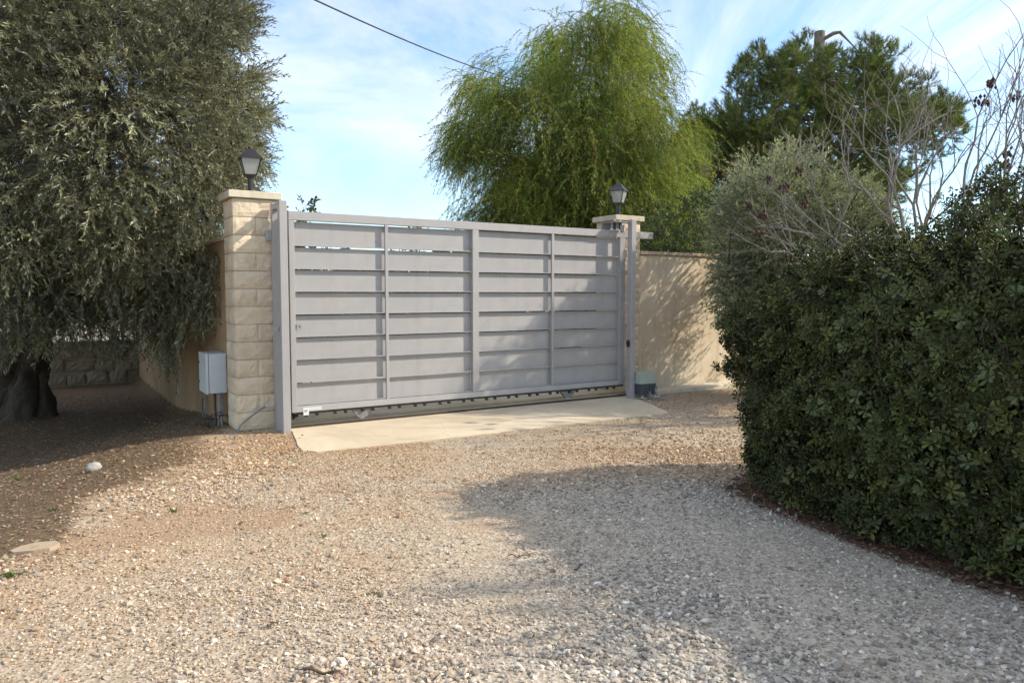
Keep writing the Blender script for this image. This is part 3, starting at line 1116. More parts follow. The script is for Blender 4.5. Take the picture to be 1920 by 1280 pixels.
t = thing('wire_coil', G(-0.6, -1.75, 0.02), GROT, 'faint coil of grey wire hung low on the shade-darkened wall', 'wire')
for k in range(3):
    a = np.linspace(0, 2 * math.pi, 25)
    MB().tube(np.stack([np.full(25, -0.012 - 0.008 * k), 0.12 * np.cos(a) * (1 - 0.06 * k), 0.0 + 0.15 * np.sin(a) * (1 - 0.05 * k)], -1), 0.0045, 5, False).build('loop', M['conduit'], t)
MB().tube([(-0.012, 0.03, 0.14), (-0.012, 0.03, 0.4)], 0.004, 5).build('hanging_wire', M['conduit'], t)

# ------------------------------------------------------------------ foliage generators
def unit(a):
    return a / (np.linalg.norm(a, axis=-1, keepdims=True) + 1e-9)


LEAF_DIAMOND = (np.array([(0, 0, 0), (0.45, 0.5, 0.02), (1, 0, 0), (0.45, -0.5, 0.02)]), np.array([(0, 1, 2, 3)]))
LEAF_OBOVATE = (np.array([(0, 0, 0), (0.4, 0.3, 0.05), (0.8, 0.5, 0.06), (1, 0, -0.04), (0.8, -0.5, 0.06), (0.4, -0.3, 0.05)]), np.array([(0, 3, 2, 1), (0, 5, 4, 3)]))
LEAF_NEEDLE = (np.array([(0, -0.5, 0), (0, 0.5, 0), (1, 0, 0)]), np.array([(0, 1, 2)]))


def leaves(P, D, Nn, Ln, Wd, tmpl, col):
    """P,D,Nn (n,3); Ln,Wd (n,), col (n,3) -> V,F,C"""
    tv, tf = tmpl
    D = unit(D)
    S = unit(np.cross(D, Nn))
    Nn = np.cross(S, D)
    V = P[:, None, :] + D[:, None, :] * (Ln[:, None] * tv[None, :, 0])[..., None] + S[:, None, :] * (Wd[:, None] * tv[None, :, 1])[..., None] + Nn[:, None, :] * (Ln[:, None] * tv[None, :, 2])[..., None]
    n, k = len(P), len(tv)
    F = (np.arange(n) * k)[:, None, None] + tf[None]
    return V.reshape(-1, 3), F.reshape(-1, tf.shape[1]), np.repeat(col, k, 0)


class Bag:
    def __init__(self):
        self.V, self.F, self.C, self.n = [], [], [], 0

    def add(self, V, F, C):
        self.V.append(V)
        self.F.append(F + self.n)
        self.C.append(C)
        self.n += len(V)

    def build(self, name, mat, parent=None, smooth_shade=False):
        return np_obj(name, np.concatenate(self.V), np.concatenate(self.F), mat, parent, np.concatenate(self.C), smooth_shade)


def hull_points(rng, C, R, poly, n, inner=0.5, outer=1.0):
    """points inside an ellipsoid whose outline is trimmed to a crown silhouette"""
    out = []
    got = 0
    while got < n:
        d = unit(rng.normal(size=(n * 3, 3)))
        rr = (inner ** 3 + (outer ** 3 - inner ** 3) * rng.random(n * 3)) ** (1 / 3)
        P = np.array(C) + d * rr[:, None] * np.array(R)
        if poly is not None:
            x, y = project(P)
            P = P[in_poly(x, y, poly)]
        out.append(P)
        got += len(P)
        if len(P) == 0:
            break
    return np.concatenate(out)[:n]


def lobed_points(rng, C, R, poly, nl, per, sig, inner, down=0.0):
    lob = hull_points(rng, C, R, poly, nl, inner)
    P = np.repeat(lob, per, 0) + rng.normal(size=(nl * per, 3)) * np.asarray(sig)
    P[:, 2] -= np.abs(rng.normal(0, 1, len(P))) * down
    tone = np.repeat(rng.normal(1.0, 0.15, nl), per)
    if poly is not None:
        x, y = project(P)
        k = in_poly(x, y, poly)
        P, tone = P[k], tone[k]
    return P, tone


def sprig(rng, J, length, droop, ang, leaf_len, leaf_wid, tmpl, colfn, stem=0.004, stem_col=(0.13, 0.11, 0.085), t0=0.12, nmix=0.75):
    """one twig along +X with its leaves, as V, F(list), C"""
    B = np.zeros((1, 3))
    D = np.array([[1.0, 0, 0]])
    tj = np.linspace(t0, 1.0, J)[None, :] + rng.normal(0, 0.02, (1, J))
    wob = np.cumsum(rng.normal(0, 0.02, (1, J)), 1) * length
    P = D[:, None] * (length * tj)[..., None]
    P = np.repeat(P, 1, 0)
    P[..., 1] += wob
    P[..., 2] -= droop * length * tj ** 2
    tan = np.repeat(D[:, None], J, 1).copy()
    tan[..., 2] -= 2 * droop * tj
    tan = unit(tan)
    side = unit(np.cross(tan, rng.normal(size=(1, J, 3))))
    a = ang + rng.normal(0, 0.2, (1, J))
    a[:, -1] *= 0.2
    d = tan * np.cos(a)[..., None] + side * np.sin(a)[..., None] + rng.normal(0, 0.12, (1, J, 3))
    nn = rng.normal(size=(1, J, 3)) * nmix
    nn[..., 2] += 0.8
    V, F, C = leaves(P.reshape(-1, 3), d.reshape(-1, 3), nn.reshape(-1, 3), leaf_len * rng.uniform(0.7, 1.2, J), leaf_wid * rng.uniform(0.8, 1.2, J), tmpl, colfn(1, J).reshape(-1, 3))
    ts = np.linspace(0, 1, 5)
    path = np.stack([ts * length, np.interp(ts, tj[0], wob[0]), -droop * length * ts ** 2], -1)
    Vs, Fs = tube_np(path, np.linspace(stem, stem * 0.4, 5), 3)
    Fs = Fs + len(V)
    Fs3 = np.concatenate([Fs[:, :3], Fs[:, [0, 2, 3]]])
    F3 = F if F.shape[1] == 3 else np.concatenate([F[:, :3], F[:, [0, 2, 3]]])
    return np.concatenate([V, Vs]), np.concatenate([F3, Fs3]), np.concatenate([C, np.tile(np.array(stem_col), (len(Vs), 1))])


_groups = {}


def scatter_group(k):
    """node group: loose points of variant i carry a copy of leaf spray i"""
    if k in _groups:
        return _groups[k]
    ng = bpy.data.node_groups.new('leaf_spray_%d' % k, 'GeometryNodeTree')
    ng.interface.new_socket('Geometry', in_out='INPUT', socket_type='NodeSocketGeometry')
    ng.interface.new_socket('Geometry', in_out='OUTPUT', socket_type='NodeSocketGeometry')
    n, l = ng.nodes, ng.links
    gi, go = n.new('NodeGroupInput'), n.new('NodeGroupOutput')

    def named(name, typ):
        x = n.new('GeometryNodeInputNamedAttribute')
        x.data_type = typ
        x.inputs['Name'].default_value = name
        return x.outputs['Attribute']

    def pick(val):
        c = n.new('FunctionNodeCompare')
        c.data_type = 'INT'
        c.operation = 'EQUAL'
        l.new(named('vid', 'INT'), c.inputs[2])
        c.inputs[3].default_value = val
        sg = n.new('GeometryNodeSeparateGeometry')
        sg.domain = 'POINT'
        l.new(gi.outputs[0], sg.inputs['Geometry'])
        l.new(c.outputs[0], sg.inputs['Selection'])
        return sg.outputs['Selection']
    j = n.new('GeometryNodeJoinGeometry')
    for i in range(k):
        ip = n.new('GeometryNodeInstanceOnPoints')
        l.new(pick(100 + i), ip.inputs['Points'])
        l.new(pick(i), ip.inputs['Instance'])
        e = n.new('FunctionNodeEulerToRotation')
        l.new(named('rot', 'FLOAT_VECTOR'), e.inputs[0])
        l.new(e.outputs[0], ip.inputs['Rotation'])
        l.new(named('scl', 'FLOAT'), ip.inputs['Scale'])
        l.new(ip.outputs[0], j.inputs[0])
    l.new(j.outputs[0], go.inputs[0])
    _groups[k] = ng
    return ng


def mat_to_euler(X, Y, Z):
    """columns X,Y,Z -> XYZ euler"""
    sy = np.clip(-X[:, 2], -1, 1)
    return np.stack([np.arctan2(Y[:, 2], Z[:, 2]), np.arcsin(sy), np.arctan2(X[:, 1], X[:, 0])], -1)


def scatter(name, variants, P, D, scl, tone, mat, parent, rng, roll=0.5, up=None):
    """sprays (variants along +X) placed at P pointing along D"""
    n = len(P)
    D = unit(D)
    u_ = np.array([0, 0, 1.0]) if up is None else up
    Yv = np.cross(u_, D) + 1e-4
    Yv = unit(Yv)
    Zv = np.cross(D, Yv)
    r_ = rng.normal(0, roll, n)
    Y2 = Yv * np.cos(r_)[:, None] + Zv * np.sin(r_)[:, None]
    Z2 = np.cross(D, Y2)
    rot = mat_to_euler(D, Y2, Z2)
    k = len(variants)
    which = rng.integers(0, k, n)
    Vs, Fs, Cs, vid, off = [], [], [], [], 0
    for i, (v, f, c) in enumerate(variants):
        Vs.append(v); Fs.append(f + off); Cs.append(c); vid.append(np.full(len(v), i)); off += len(v)
    nv = off
    V = np.concatenate(Vs + [P])
    C = np.concatenate(Cs + [np.zeros((n, 3))])
    me = np_mesh(name, V, np.concatenate(Fs), mat, C)
    vid = np.concatenate(vid + [which + 100]).astype(np.int32)
    a = me.attributes.new('vid', 'INT', 'POINT'); a.data.foreach_set('value', vid)
    z = np.zeros((nv + n, 3), np.float32); z[nv:] = rot
    a = me.attributes.new('rot', 'FLOAT_VECTOR', 'POINT'); a.data.foreach_set('vector', z.ravel())
    z = np.ones(nv + n, np.float32); z[nv:] = scl
    a = me.attributes.new('scl', 'FLOAT', 'POINT'); a.data.foreach_set('value', z)
    z = np.ones((nv + n, 4), np.float32); z[nv:, :3] = np.clip(tone if np.ndim(tone) == 2 else np.repeat(np.asarray(tone)[:, None], 3, 1), 0.2, 2.2)
    a = me.attributes.new('tone', 'FLOAT_COLOR', 'POINT'); a.data.foreach_set('color', z.ravel())
    o = link(bpy.data.objects.new(name, me), parent)
    o['kind'] = 'stuff'
    m = o.modifiers.new('leaf_sprays', 'NODES')
    m.node_group = scatter_group(k)
    return o


def colmix(rng, base, var, T, J, alts=(), tw_var=0.18):
    """per-leaf colours; whole twigs vary together, some leaves take another colour"""
    c = np.tile(np.array(base), (T, J, 1))
    c = c * (1 + rng.normal(0, tw_var, (T, 1, 1))) * (1 + rng.normal(0, var, (T, J, 1)))
    for col, p, per_twig in alts:
        m = (rng.random((T, 1)) < p) if per_twig else (rng.random((T, J)) < p)
        m = np.broadcast_to(m, (T, J))
        c = np.where(m[..., None], np.array(col) * (1 + rng.normal(0, 0.15, (T, J, 1))), c)
    return np.clip(c, 0.004, 0.9)


def limb(tubes, a, b, r0, r1, rng, bend=0.15, n=6, sides=7):
    a = np.asarray(a, float)
    b = np.asarray(b, float)
    t = np.linspace(0, 1, n)[:, None]
    L = np.linalg.norm(b - a)
    off = rng.normal(0, bend * L, 3)
    pts = a + (b - a) * t + np.sin(t * math.pi) * off * 0.6 + np.concatenate([np.zeros((1, 3)), rng.normal(0, 0.02 * L, (n - 2, 3)), np.zeros((1, 3))])
    tubes.add(pts, np.linspace(r0, r1, n), sides)
    return pts


# ------------------------------------------------------------------ olive tree at the left
rng = np.random.default_rng(101)
TB = np.array([-7.8, 11.65, -0.46])
tree = thing('olive_tree', TB, 0, 'large old olive tree with silvery drooping crown at the left', 'tree')
tub = Tubes()
# gnarled trunk: several fused stems
ang = np.linspace(0, 2 * math.pi, 6)[:-1]
for k, a in enumerate(ang):
    foot = np.array([math.cos(a) * (0.34 + 0.14 * (k % 2)), math.sin(a) * 0.30, -0.1])
    mid = np.array([math.cos(a + 0.5) * 0.22, math.sin(a + 0.5) * 0.2, 0.75])
    top = np.array([math.cos(a + 0.9) * 0.30 + 0.25, math.sin(a + 0.9) * 0.28 - 0.1, 1.5 + 0.2 * (k % 2)])
    tt = np.linspace(0, 1, 22)[:, None]
    pts = (1 - tt) ** 2 * foot + 2 * tt * (1 - tt) * mid + tt ** 2 * top
    tub.add(pts, np.interp(np.linspace(0, 1, 22), [0, 0.10, 0.5, 1], [0.24, 0.155, 0.15, 0.13]), 14)
tub.add(np.array([(0, 0, -0.2), (0.02, 0, 0.4), (0.1, -0.03, 0.9), (0.22, -0.1, 1.5)]), [0.34, 0.27, 0.27, 0.25], 12)
fork = np.array([0.25, -0.1, 1.5])
OC = np.array([-6.15, 10.9, 3.75])
OR = np.array([4.3, 3.6, 3.5])
opoly = [(-1200, -900), (200, -700), (430, -250), (462, -20), (470, 40), (450, 85), (378, 105), (425, 130), (484, 135), (460, 190), (502, 212), (470, 262),
         (490, 300), (462, 330), (448, 352), (446, 400), (456, 420), (434, 450), (425, 540), (398, 545), (388, 590), (365, 560), (340, 590), (318, 690), (298, 640), (262, 590), (225, 625), (190, 600), (120, 590), (60, 615), (0, 625), (-1200, 700)]
cl = np.concatenate([hull_points(rng, OC, OR * 0.93, opoly, 420, 0.6), hull_points(rng, OC, OR * 0.93, [(max(-60, a_), max(-60, b_)) for a_, b_ in opoly], 330, 0.45)])
limbs = []
for k in range(9):
    a = k * 2 * math.pi / 9 + 0.3
    e = OC - TB + np.array([math.cos(a) * 2.0, math.sin(a) * 1.7, rng.uniform(-0.6, 0.9)])
    pts = limb(tub, fork + rng.normal(0, 0.1, 3), e, 0.15, 0.05, rng, 0.10, 8)
    limbs.append(pts)
lp_ = np.concatenate(limbs)
cl = np.concatenate([cl, hull_points(rng, OC, OR * 0.6, opoly, 190, 0.15)])
for c in cl[::4]:
    c_ = c - TB
    k = np.argmin(np.linalg.norm(lp_ - c_, axis=1) + 0.3 * rng.random(len(lp_)))
    limb(tub, lp_[k], c_, 0.035, 0.01, rng, 0.10, 5, 5)
tub.build('trunk', M['bark_olive'], tree, 0.34)
B, D, clump_tone = [], [], []
for c in cl:
    out = unit((c - OC) / OR)
    rc = rng.uniform(0.38, 0.72)
    m = 40
    d = unit(rng.normal(size=(m, 3)) * 0.95 + out * 0.75)
    B.append(c + d * rc * rng.uniform(0.35, 1.0, (m, 1)))
    D.append(unit(d * 0.75 + out * 0.3 + np.array([0, 0, -0.08])))
    clump_tone.append(np.full(m, np.clip(rng.normal(1.0, 0.33), 0.4, 1.9)))
B = np.concatenate(B)
D = np.concatenate(D)
tone = np.concatenate(clump_tone)
# long strands hanging from the lower rim
hang = []
for px, py0, py1, Y in ((305, 540, 690, 9.3), (318, 520, 640, 9.2), (380, 500, 590, 8.9), (228, 540, 670, 9.8), (340, 500, 610, 9.0), (60, 560, 640, 9.0), (150, 560, 640, 9.6), (400, 470, 560, 8.7), (20, 560, 650, 9.0), (270, 520, 620, 9.4), (100, 550, 640, 9.4), (180, 550, 640, 9.6), (205, 545, 635, 9.7), (245, 545, 640, 9.6), (125, 555, 630, 9.8), (80, 560, 640, 9.6), (355, 500, 600, 9.0), (285, 540, 650, 9.5)):
    a = at(px, py0, Y)
    for k in range(20):
        hang.append(a + np.array([rng.normal(0, 0.05), rng.normal(0, 0.08), -rng.uniform(-0.1, 0.95) * (py1 - py0) / FPX * Y]))
hang = np.array(hang)
B = np.concatenate([B, hang])
D = np.concatenate([D, unit(rng.normal(size=(len(hang), 3)) * 0.4 + np.array([0, -0.2, -0.9]))])
tone = np.concatenate([tone, np.ones(len(hang))])
x, y = project(B)
keep = in_poly(x, y, opoly) | (np.arange(len(B)) >= len(B) - len(hang))
B, D, tone = B[keep], D[keep], tone[keep]
L = rng.uniform(0.22, 0.48, len(B))


def ocol(T, J):
    return colmix(rng, (0.155, 0.162, 0.084), 0.32, T, J, [((0.26, 0.19, 0.075), 0.012, False)])


tone = tone * rng.normal(1, 0.13, len(B))
var = [sprig(rng, 20, 0.34, 0.20, 0.68, 0.062, 0.0145, LEAF_DIAMOND, ocol) for _ in range(7)]
scatter('crown', var, B - TB, D, L / 0.36, tone, M['olive_leaf'], tree, rng)
# olives
k = rng.choice(len(B), 3200)
t_ = rng.uniform(0.3, 0.9, len(k))
P = B[k] + D[k] * (L[k] * t_)[:, None]
P[:, 2] -= 0.42 * L[k] * t_ ** 2 + 0.02
P += rng.normal(0, 0.015, P.shape)
oct_ = np.array([(1, 0, 0), (0, 1, 0), (-1, 0, 0), (0, -1, 0), (0, 0, 1.35), (0, 0, -1.35)]) * 0.0085
of = np.array([(0, 1, 4), (1, 2, 4), (2, 3, 4), (3, 0, 4), (1, 0, 5), (2, 1, 5), (3, 2, 5), (0, 3, 5)])
V = (P[:, None] + oct_[None]).reshape(-1, 3)
F = ((np.arange(len(P)) * 6)[:, None, None] + of[None]).reshape(-1, 3)
C = np.repeat(np.clip(np.array((0.30, 0.28, 0.09)) * rng.uniform(0.6, 1.3, (len(P), 1)), 0, 1), 6, 0)
o = np_obj('olives', V - TB, F, M['olive_fruit'], tree, C, True)
tag(o, kind='stuff')

# ------------------------------------------------------------------ weeping tree behind the gate
rng = np.random.default_rng(202)
WB = np.array([1.6, 20.0, 0.0])
tree = thing('weeping_tree', WB, 0, 'tall yellow-green weeping tree behind the gate', 'tree')
wpoly = [(1000, 8), (1035, 10), (1060, 35), (1085, 22), (1100, -10), (1150, -40), (1190, -5), (1215, 45), (1272, 72), (1255, 100), (1262, 125), (1305, 150), (1310, 215), (1322, 265), (1298, 330), (1310, 420), (1300, 520), (880, 520), (880, 420),
         (835, 400), (795, 408), (806, 370), (838, 345), (832, 310), (852, 268), (838, 240), (868, 190), (866, 150), (880, 105), (898, 75), (922, 110), (946, 65), (990, 40)]
WC = np.array([1.7, 20.0, 5.2])
WR = np.array([4.0, 2.9, 5.0])
cl, cl_tone = lobed_points(rng, WC, WR, wpoly, 84, 9, (0.27, 0.27, 0.2), 0.4, 0.45)
cq, ctq = lobed_points(rng, WC + np.array([-0.1, -1.0, -2.2]), WR * np.array([0.75, 0.5, 0.4]), wpoly, 26, 9, (0.3, 0.3, 0.25), 0.05, 0.3)
cl, cl_tone = np.concatenate([cl, cq]), np.concatenate([cl_tone, ctq])
tub = Tubes()
limb(tub, (0, 0, -0.2), (0.1, 0, 2.6), 0.32, 0.24, rng, 0.03, 6, 10)
limbs = []
for k in range(11):
    a = k * 2 * math.pi / 11
    rr = rng.uniform(0.5, 1.9)
    e = np.array([0.1 + math.cos(a) * rr, math.sin(a) * rr * 0.8, 8.2 - rr * 1.4 + rng.uniform(-0.8, 0.5)])
    limbs.append(limb(tub, (0.1, 0, 2.5), e, 0.13, 0.035, rng, 0.08, 9))
lp_ = np.concatenate([l[3:] for l in limbs])
for c in cl[::4]:
    c_ = c - WB
    k = np.argmin(np.linalg.norm(lp_ - c_, axis=1) + 0.4 * np.maximum(lp_[:, 2] - c_[2], 0))
    limb(tub, lp_[k], c_, 0.03, 0.008, rng, 0.08, 5, 4)
tub.build('trunk', M['bark_brown'], tree)
B, D, tone = [], [], []
for c, ct in zip(cl, cl_tone):
    out = unit((c - WC) * np.array([1, 1, 0.5]))
    m = 24
    tn = ct * rng.normal(1.0, 0.08)
    B.append(c + np.stack([rng.normal(0, 0.30, m), rng.normal(0, 0.30, m), rng.normal(0.12, 0.22, m)], -1))
    D.append(unit(np.stack([out[0] * 0.55 + rng.normal(0, 0.5, m), out[1] * 0.55 + rng.normal(0, 0.5, m), rng.uniform(-0.5, 0.35, m)], -1)))
    tone.append(np.full(m, tn))
B, D, tone = np.concatenate(B), np.concatenate(D), np.concatenate(tone)
x, y = project(B)
keep = in_poly(x, y + 6, wpoly)
B, D, tone = B[keep], D[keep], tone[keep]
L = rng.uniform(0.32, 0.85, len(B))


def wcol(T, J):
    return colmix(rng, (0.178, 0.252, 0.058), 0.25, T, J, [((0.33, 0.26, 0.04), 0.01, False)])


hue = np.where((rng.random(len(B)) < 0.2)[:, None], np.array([1.75, 1.32, 1.1]), np.array([1.0, 1.0, 1.0]))
var = [sprig(rng, 36, 0.72, 1.0, 0.55, 0.10, 0.0165, LEAF_DIAMOND, wcol, 0.006, (0.12, 0.11, 0.05), 0.06) for _ in range(7)]
scatter('crown', var, B - WB, D, L / 0.75, tone[:, None] * hue, M['pepper_leaf'], tree, rng, 0.15)

# ------------------------------------------------------------------ pine at the back right
rng = np.random.default_rng(303)
PB = np.array([9.95, 24.0, 0.0])
tree = thing('pine_tree', PB, 0, 'dark pine with sawn-off grey trunk top behind the bare shrub', 'tree')
ppoly = [(1262, 300), (1280, 225), (1315, 185), (1330, 215), (1352, 190), (1385, 130), (1405, 100), (1428, 78), (1450, 120), (1478, 95), (1505, 48), (1525, 62), (1525, 90), (1560, 95), (1590, 70), (1640, 78), (1690, 95), (1705, 130), (1760, 150), (1775, 190), (1812, 200), (1808, 250), (1780, 290),
         (1700, 340), (1680, 430), (1560, 460), (1290, 480), (1265, 400)]
tub = Tubes()
ttop = at(1537, 60, 24.0)[2]
tx = at(1537, 60, 24.0)[0] - PB[0]
trunk_pts = np.array([(0.1, 0, -0.2), (0.0, 0, 2.5), (0.05, 0, 5.5), (tx, 0, ttop - 1.2), (tx, 0, ttop)])
tub.add(trunk_pts, [0.36, 0.3, 0.24, 0.165, 0.16], 12)
capd = MB().lathe([(0.155, 0), (0.158, 0.012)], 16, (tx, 0, ttop - 0.01))
PC = np.array([9.8, 24.0, 6.0])
PR = np.array([5.7, 3.0, 4.4])
cl, _ct = lobed_points(rng, PC, PR, ppoly, 150, 5, (0.42, 0.42, 0.2), 0.2)
# drooping dead branch from the cut top
tub.add(np.array([(tx + 0.1, -0.05, ttop - 0.25), (tx + 0.35, -0.2, ttop - 0.12), (tx + 0.55, -0.2, ttop - 0.08), (tx + 0.8, -0.2, ttop - 0.32), (tx + 1.15, -0.3, ttop - 0.75)]), [0.06, 0.065, 0.05, 0.03, 0.012], 7)
tub.add(np.array([(tx - 0.1, 0, ttop - 2.2), (tx - 1.3, -0.3, ttop - 3.0), (tx - 3.0, -0.4, ttop - 4.2), (tx - 4.0, -0.4, ttop - 5.6)]), [0.10, 0.09, 0.07, 0.04], 7)
axis_pts = np.array([np.array([np.interp(z, trunk_pts[:, 2], trunk_pts[:, 0]), 0, z]) for z in np.linspace(2.5, ttop - 0.5, 14)])
for c in cl[::3]:
    c_ = c - PB
    k = np.argmin(np.abs(axis_pts[:, 2] - (c_[2] + 0.35 * np.hypot(c_[0], c_[1]) * 0.3)))
    limb(tub, axis_pts[k], c_, 0.032, 0.008, rng, 0.12, 6, 5)
tub.build('trunk', M['bark_pine'], tree)
capd.build('cut_face', M['bark_grey'], tree)
B, D = [], []
for c in cl:
    out = unit(c - PC)
    m = 18
    dd = unit(rng.normal(size=(m, 3)) + out * 0.5 + np.array([0, 0, 0.35]))
    B.append(c + dd * rng.uniform(0.08, 0.42, (m, 1)))
    D.append(unit(dd + np.array([0, 0, 0.35])))
B, D = np.concatenate(B), np.concatenate(D)
x, y = project(B)
keep = in_poly(x, y, ppoly)
B, D = B[keep], D[keep]
pc_ = lambda T, J: colmix(rng, (0.078, 0.118, 0.028), 0.2, T, J)
hue = np.where((rng.random(len(B)) < 0.3)[:, None], np.array([1.9, 1.6, 1.3]), np.array([1.0, 1.0, 1.0])) * rng.normal(1, 0.15, (len(B), 1))
var = [sprig(rng, 60, 0.26, -0.08, 0.72, 0.13, 0.0095, LEAF_NEEDLE, pc_, 0.01, (0.09, 0.07, 0.05), 0.0) for _ in range(5)]
scatter('crown', var, B - PB, D, rng.uniform(0.75, 1.35, len(B)), hue, M['pine_leaf'], tree, rng)


# ------------------------------------------------------------------ broadleaf bushes
def bush(name, base, C, R, poly, ncl, per, J, leaf, width, tmpl, colfn, mat, label, cat, seed, inner=0.35, droop=0.25, rc=(0.2, 0.42), Lr=(0.12, 0.3), group=None, stem=0.03, bark='bark_brown'):
    rg = np.random.default_rng(seed)
    base = np.asarray(base, float)
    C, R = np.asarray(C, float), np.asarray(R, float)
    tr = thing(name, base, 0, label, cat, group)
    cl, ctn = lobed_points(rg, C, R, poly, max(6, ncl // 7), 7, (rc[1] * 0.55,) * 3, inner)
    tb = Tubes()
    for c in cl[::3]:
        a = rg.normal(0, 0.08, 3)
        a[2] = 0
        limb(tb, a, c - base, stem, stem * 0.25, rg, 0.08, 6, 5)
    tb.build('stems', M[bark], tr)
    B, D, tn = [], [], []
    for c, ct in zip(cl, ctn):
        out = unit((c - C) / R)
        r_ = rg.uniform(*rc)
        dd = unit(rg.normal(size=(per, 3)) + out * 0.7)
        B.append(c + dd * r_ * rg.uniform(0.3, 1, (per, 1)))
        D.append(unit(dd * 0.8 + out * 0.3 + np.array([0, 0, 0.3])))
        tn.append(np.full(per, ct * rg.normal(1, 0.08)))
    B, D, tn = np.concatenate(B), np.concatenate(D), np.concatenate(tn)
    if poly is not None:
        x, y = project(B)
        k = in_poly(x, y, poly)
        B, D, tn = B[k], D[k], tn[k]
    k = B[:, 2] > 0.05
    B, D, tn = B[k], D[k], tn[k]
    Lm = 0.5 * (Lr[0] + Lr[1])
    var = [sprig(rg, J, Lm, droop, 0.75, leaf, width, tmpl, lambda T, J_: colfn(rg, T, J_), 0.004) for _ in range(6)]
    scatter('foliage', var, B - base, D, rg.uniform(*Lr, len(B)) / Lm, tn * rg.normal(1, 0.15, len(B)), M[mat], tr, rg)
    return tr


gpoly = [(1338, 480), (1345, 400), (1368, 360), (1392, 350), (1385, 320), (1400, 298), (1420, 335), (1440, 310), (1470, 275), (1505, 290), (1530, 268), (1550, 320), (1590, 350), (1620, 340), (1640, 380), (1690, 420), (1700, 500), (1640, 640), (1420, 640), (1360, 590), (1345, 540)]
bush('wild_olive', (3.75, 10.6, 0), (3.95, 10.5, 2.15), (1.35, 1.15, 1.5), gpoly, 330, 30, 16, 0.046, 0.0145, LEAF_DIAMOND,
     lambda rg, T, J: colmix(rg, (0.22, 0.265, 0.14), 0.2, T, J, [((0.22, 0.25, 0.15), 0.15, False)]), 'wild_leaf',
     'grey-green wild olive shrub between the wall and the hedge', 'shrub', 41, 0.25, 0.2, (0.2, 0.4), (0.14, 0.3))

dark = lambda rg, T, J: colmix(rg, (0.045, 0.075, 0.022), 0.2, T, J, [((0.10, 0.12, 0.035), 0.1, True), ((0.16, 0.07, 0.03), 0.01, True)])
bush('evergreen_shrub', (4.2, 14.2, 0), (4.1, 14.2, 1.7), (1.75, 0.9, 1.75), [(1195, 700), (1195, 400), (1230, 380), (1280, 395), (1310, 350), (1345, 380), (1360, 350), (1400, 360), (1420, 700)], 120, 18, 15, 0.06, 0.02, LEAF_DIAMOND, dark, 'bush_leaf',
     'dark evergreen shrub showing above the ochre wall', 'shrub', 42, 0.2)
bush('reddish_shrub', (5.4, 16.4, 0), (5.3, 16.4, 2.3), (1.2, 0.9, 2.0), None, 60, 18, 14, 0.06, 0.02, LEAF_DIAMOND,
     lambda rg, T, J: colmix(rg, (0.16, 0.15, 0.075), 0.2, T, J, [((0.22, 0.12, 0.06), 0.3, True)]), 'bush_leaf',
     'small olive-brown shrub under the pine, behind the wall', 'shrub', 43, 0.2)
bush('evergreen_shrub', (0.6, 26.5, 0), (0.6, 26.5, 1.4), (3.4, 1.3, 1.9), None, 190, 24, 16, 0.11, 0.05, LEAF_DIAMOND, dark, 'bush_leaf',
     'low dark shrub glimpsed through the gate slats', 'shrub', 44, 0.2, 0.25, (0.3, 0.7), (0.2, 0.45))
bush('evergreen_shrub', (-7.4, 26, 0), (-7.4, 26, 1.15), (2.7, 1.2, 1.6), None, 180, 24, 16, 0.11, 0.05, LEAF_DIAMOND, dark, 'bush_leaf',
     'dark shrub behind the left half of the gate, seen through its gaps', 'shrub', 46, 0.2, 0.25, (0.3, 0.7), (0.2, 0.45))
bush('evergreen_shrub', (-3.1, 27, 0), (-3.1, 27, 1.05), (2.9, 1.2, 1.45), None, 180, 24, 16, 0.11, 0.05, LEAF_DIAMOND, dark, 'bush_leaf',
     'dark shrub behind the middle of the gate, seen through its gaps', 'shrub', 47, 0.2, 0.25, (0.3, 0.7), (0.2, 0.45))
bush('climbing_plant', G(0.12, -0.32, 0.05), G(0.03, -0.36, 2.34), (0.15, 0.14, 0.32), None, 22, 6, 9, 0.055, 0.03, LEAF_OBOVATE,
     lambda rg, T, J: colmix(rg, (0.075, 0.10, 0.025), 0.2, T, J, [((0.22, 0.2, 0.06), 0.1, False)]), 'bush_leaf',
     'small leafy climber peeking over the gate beside the left pillar', 'plant', 45, 0.1, 0.3, (0.05, 0.12), (0.08, 0.16), None, 0.012)

bush('roadside_tree', (5.9, 3.85, 0), (5.7, 3.8, 2.75), (0.9, 0.4, 0.7), None, 84, 20, 15, 0.055, 0.016, LEAF_DIAMOND,
     lambda rg, T, J: colmix(rg, (0.12, 0.14, 0.07), 0.18, T, J), 'wild_leaf',
     'small leafy tree past the right edge, shading the front gravel', 'tree', 48, 0.25, 0.2, (0.2, 0.42), (0.16, 0.32), None, 0.05)

# ------------------------------------------------------------------ bare shrub at the right
rng = np.random.default_rng(505)
BB = np.array([4.85, 8.9, 0.0])
tree = thing('bare_tree', BB, 0, 'leafless grey multi-stemmed shrub rising above the hedge', 'tree')
tub = Tubes()
ends = []


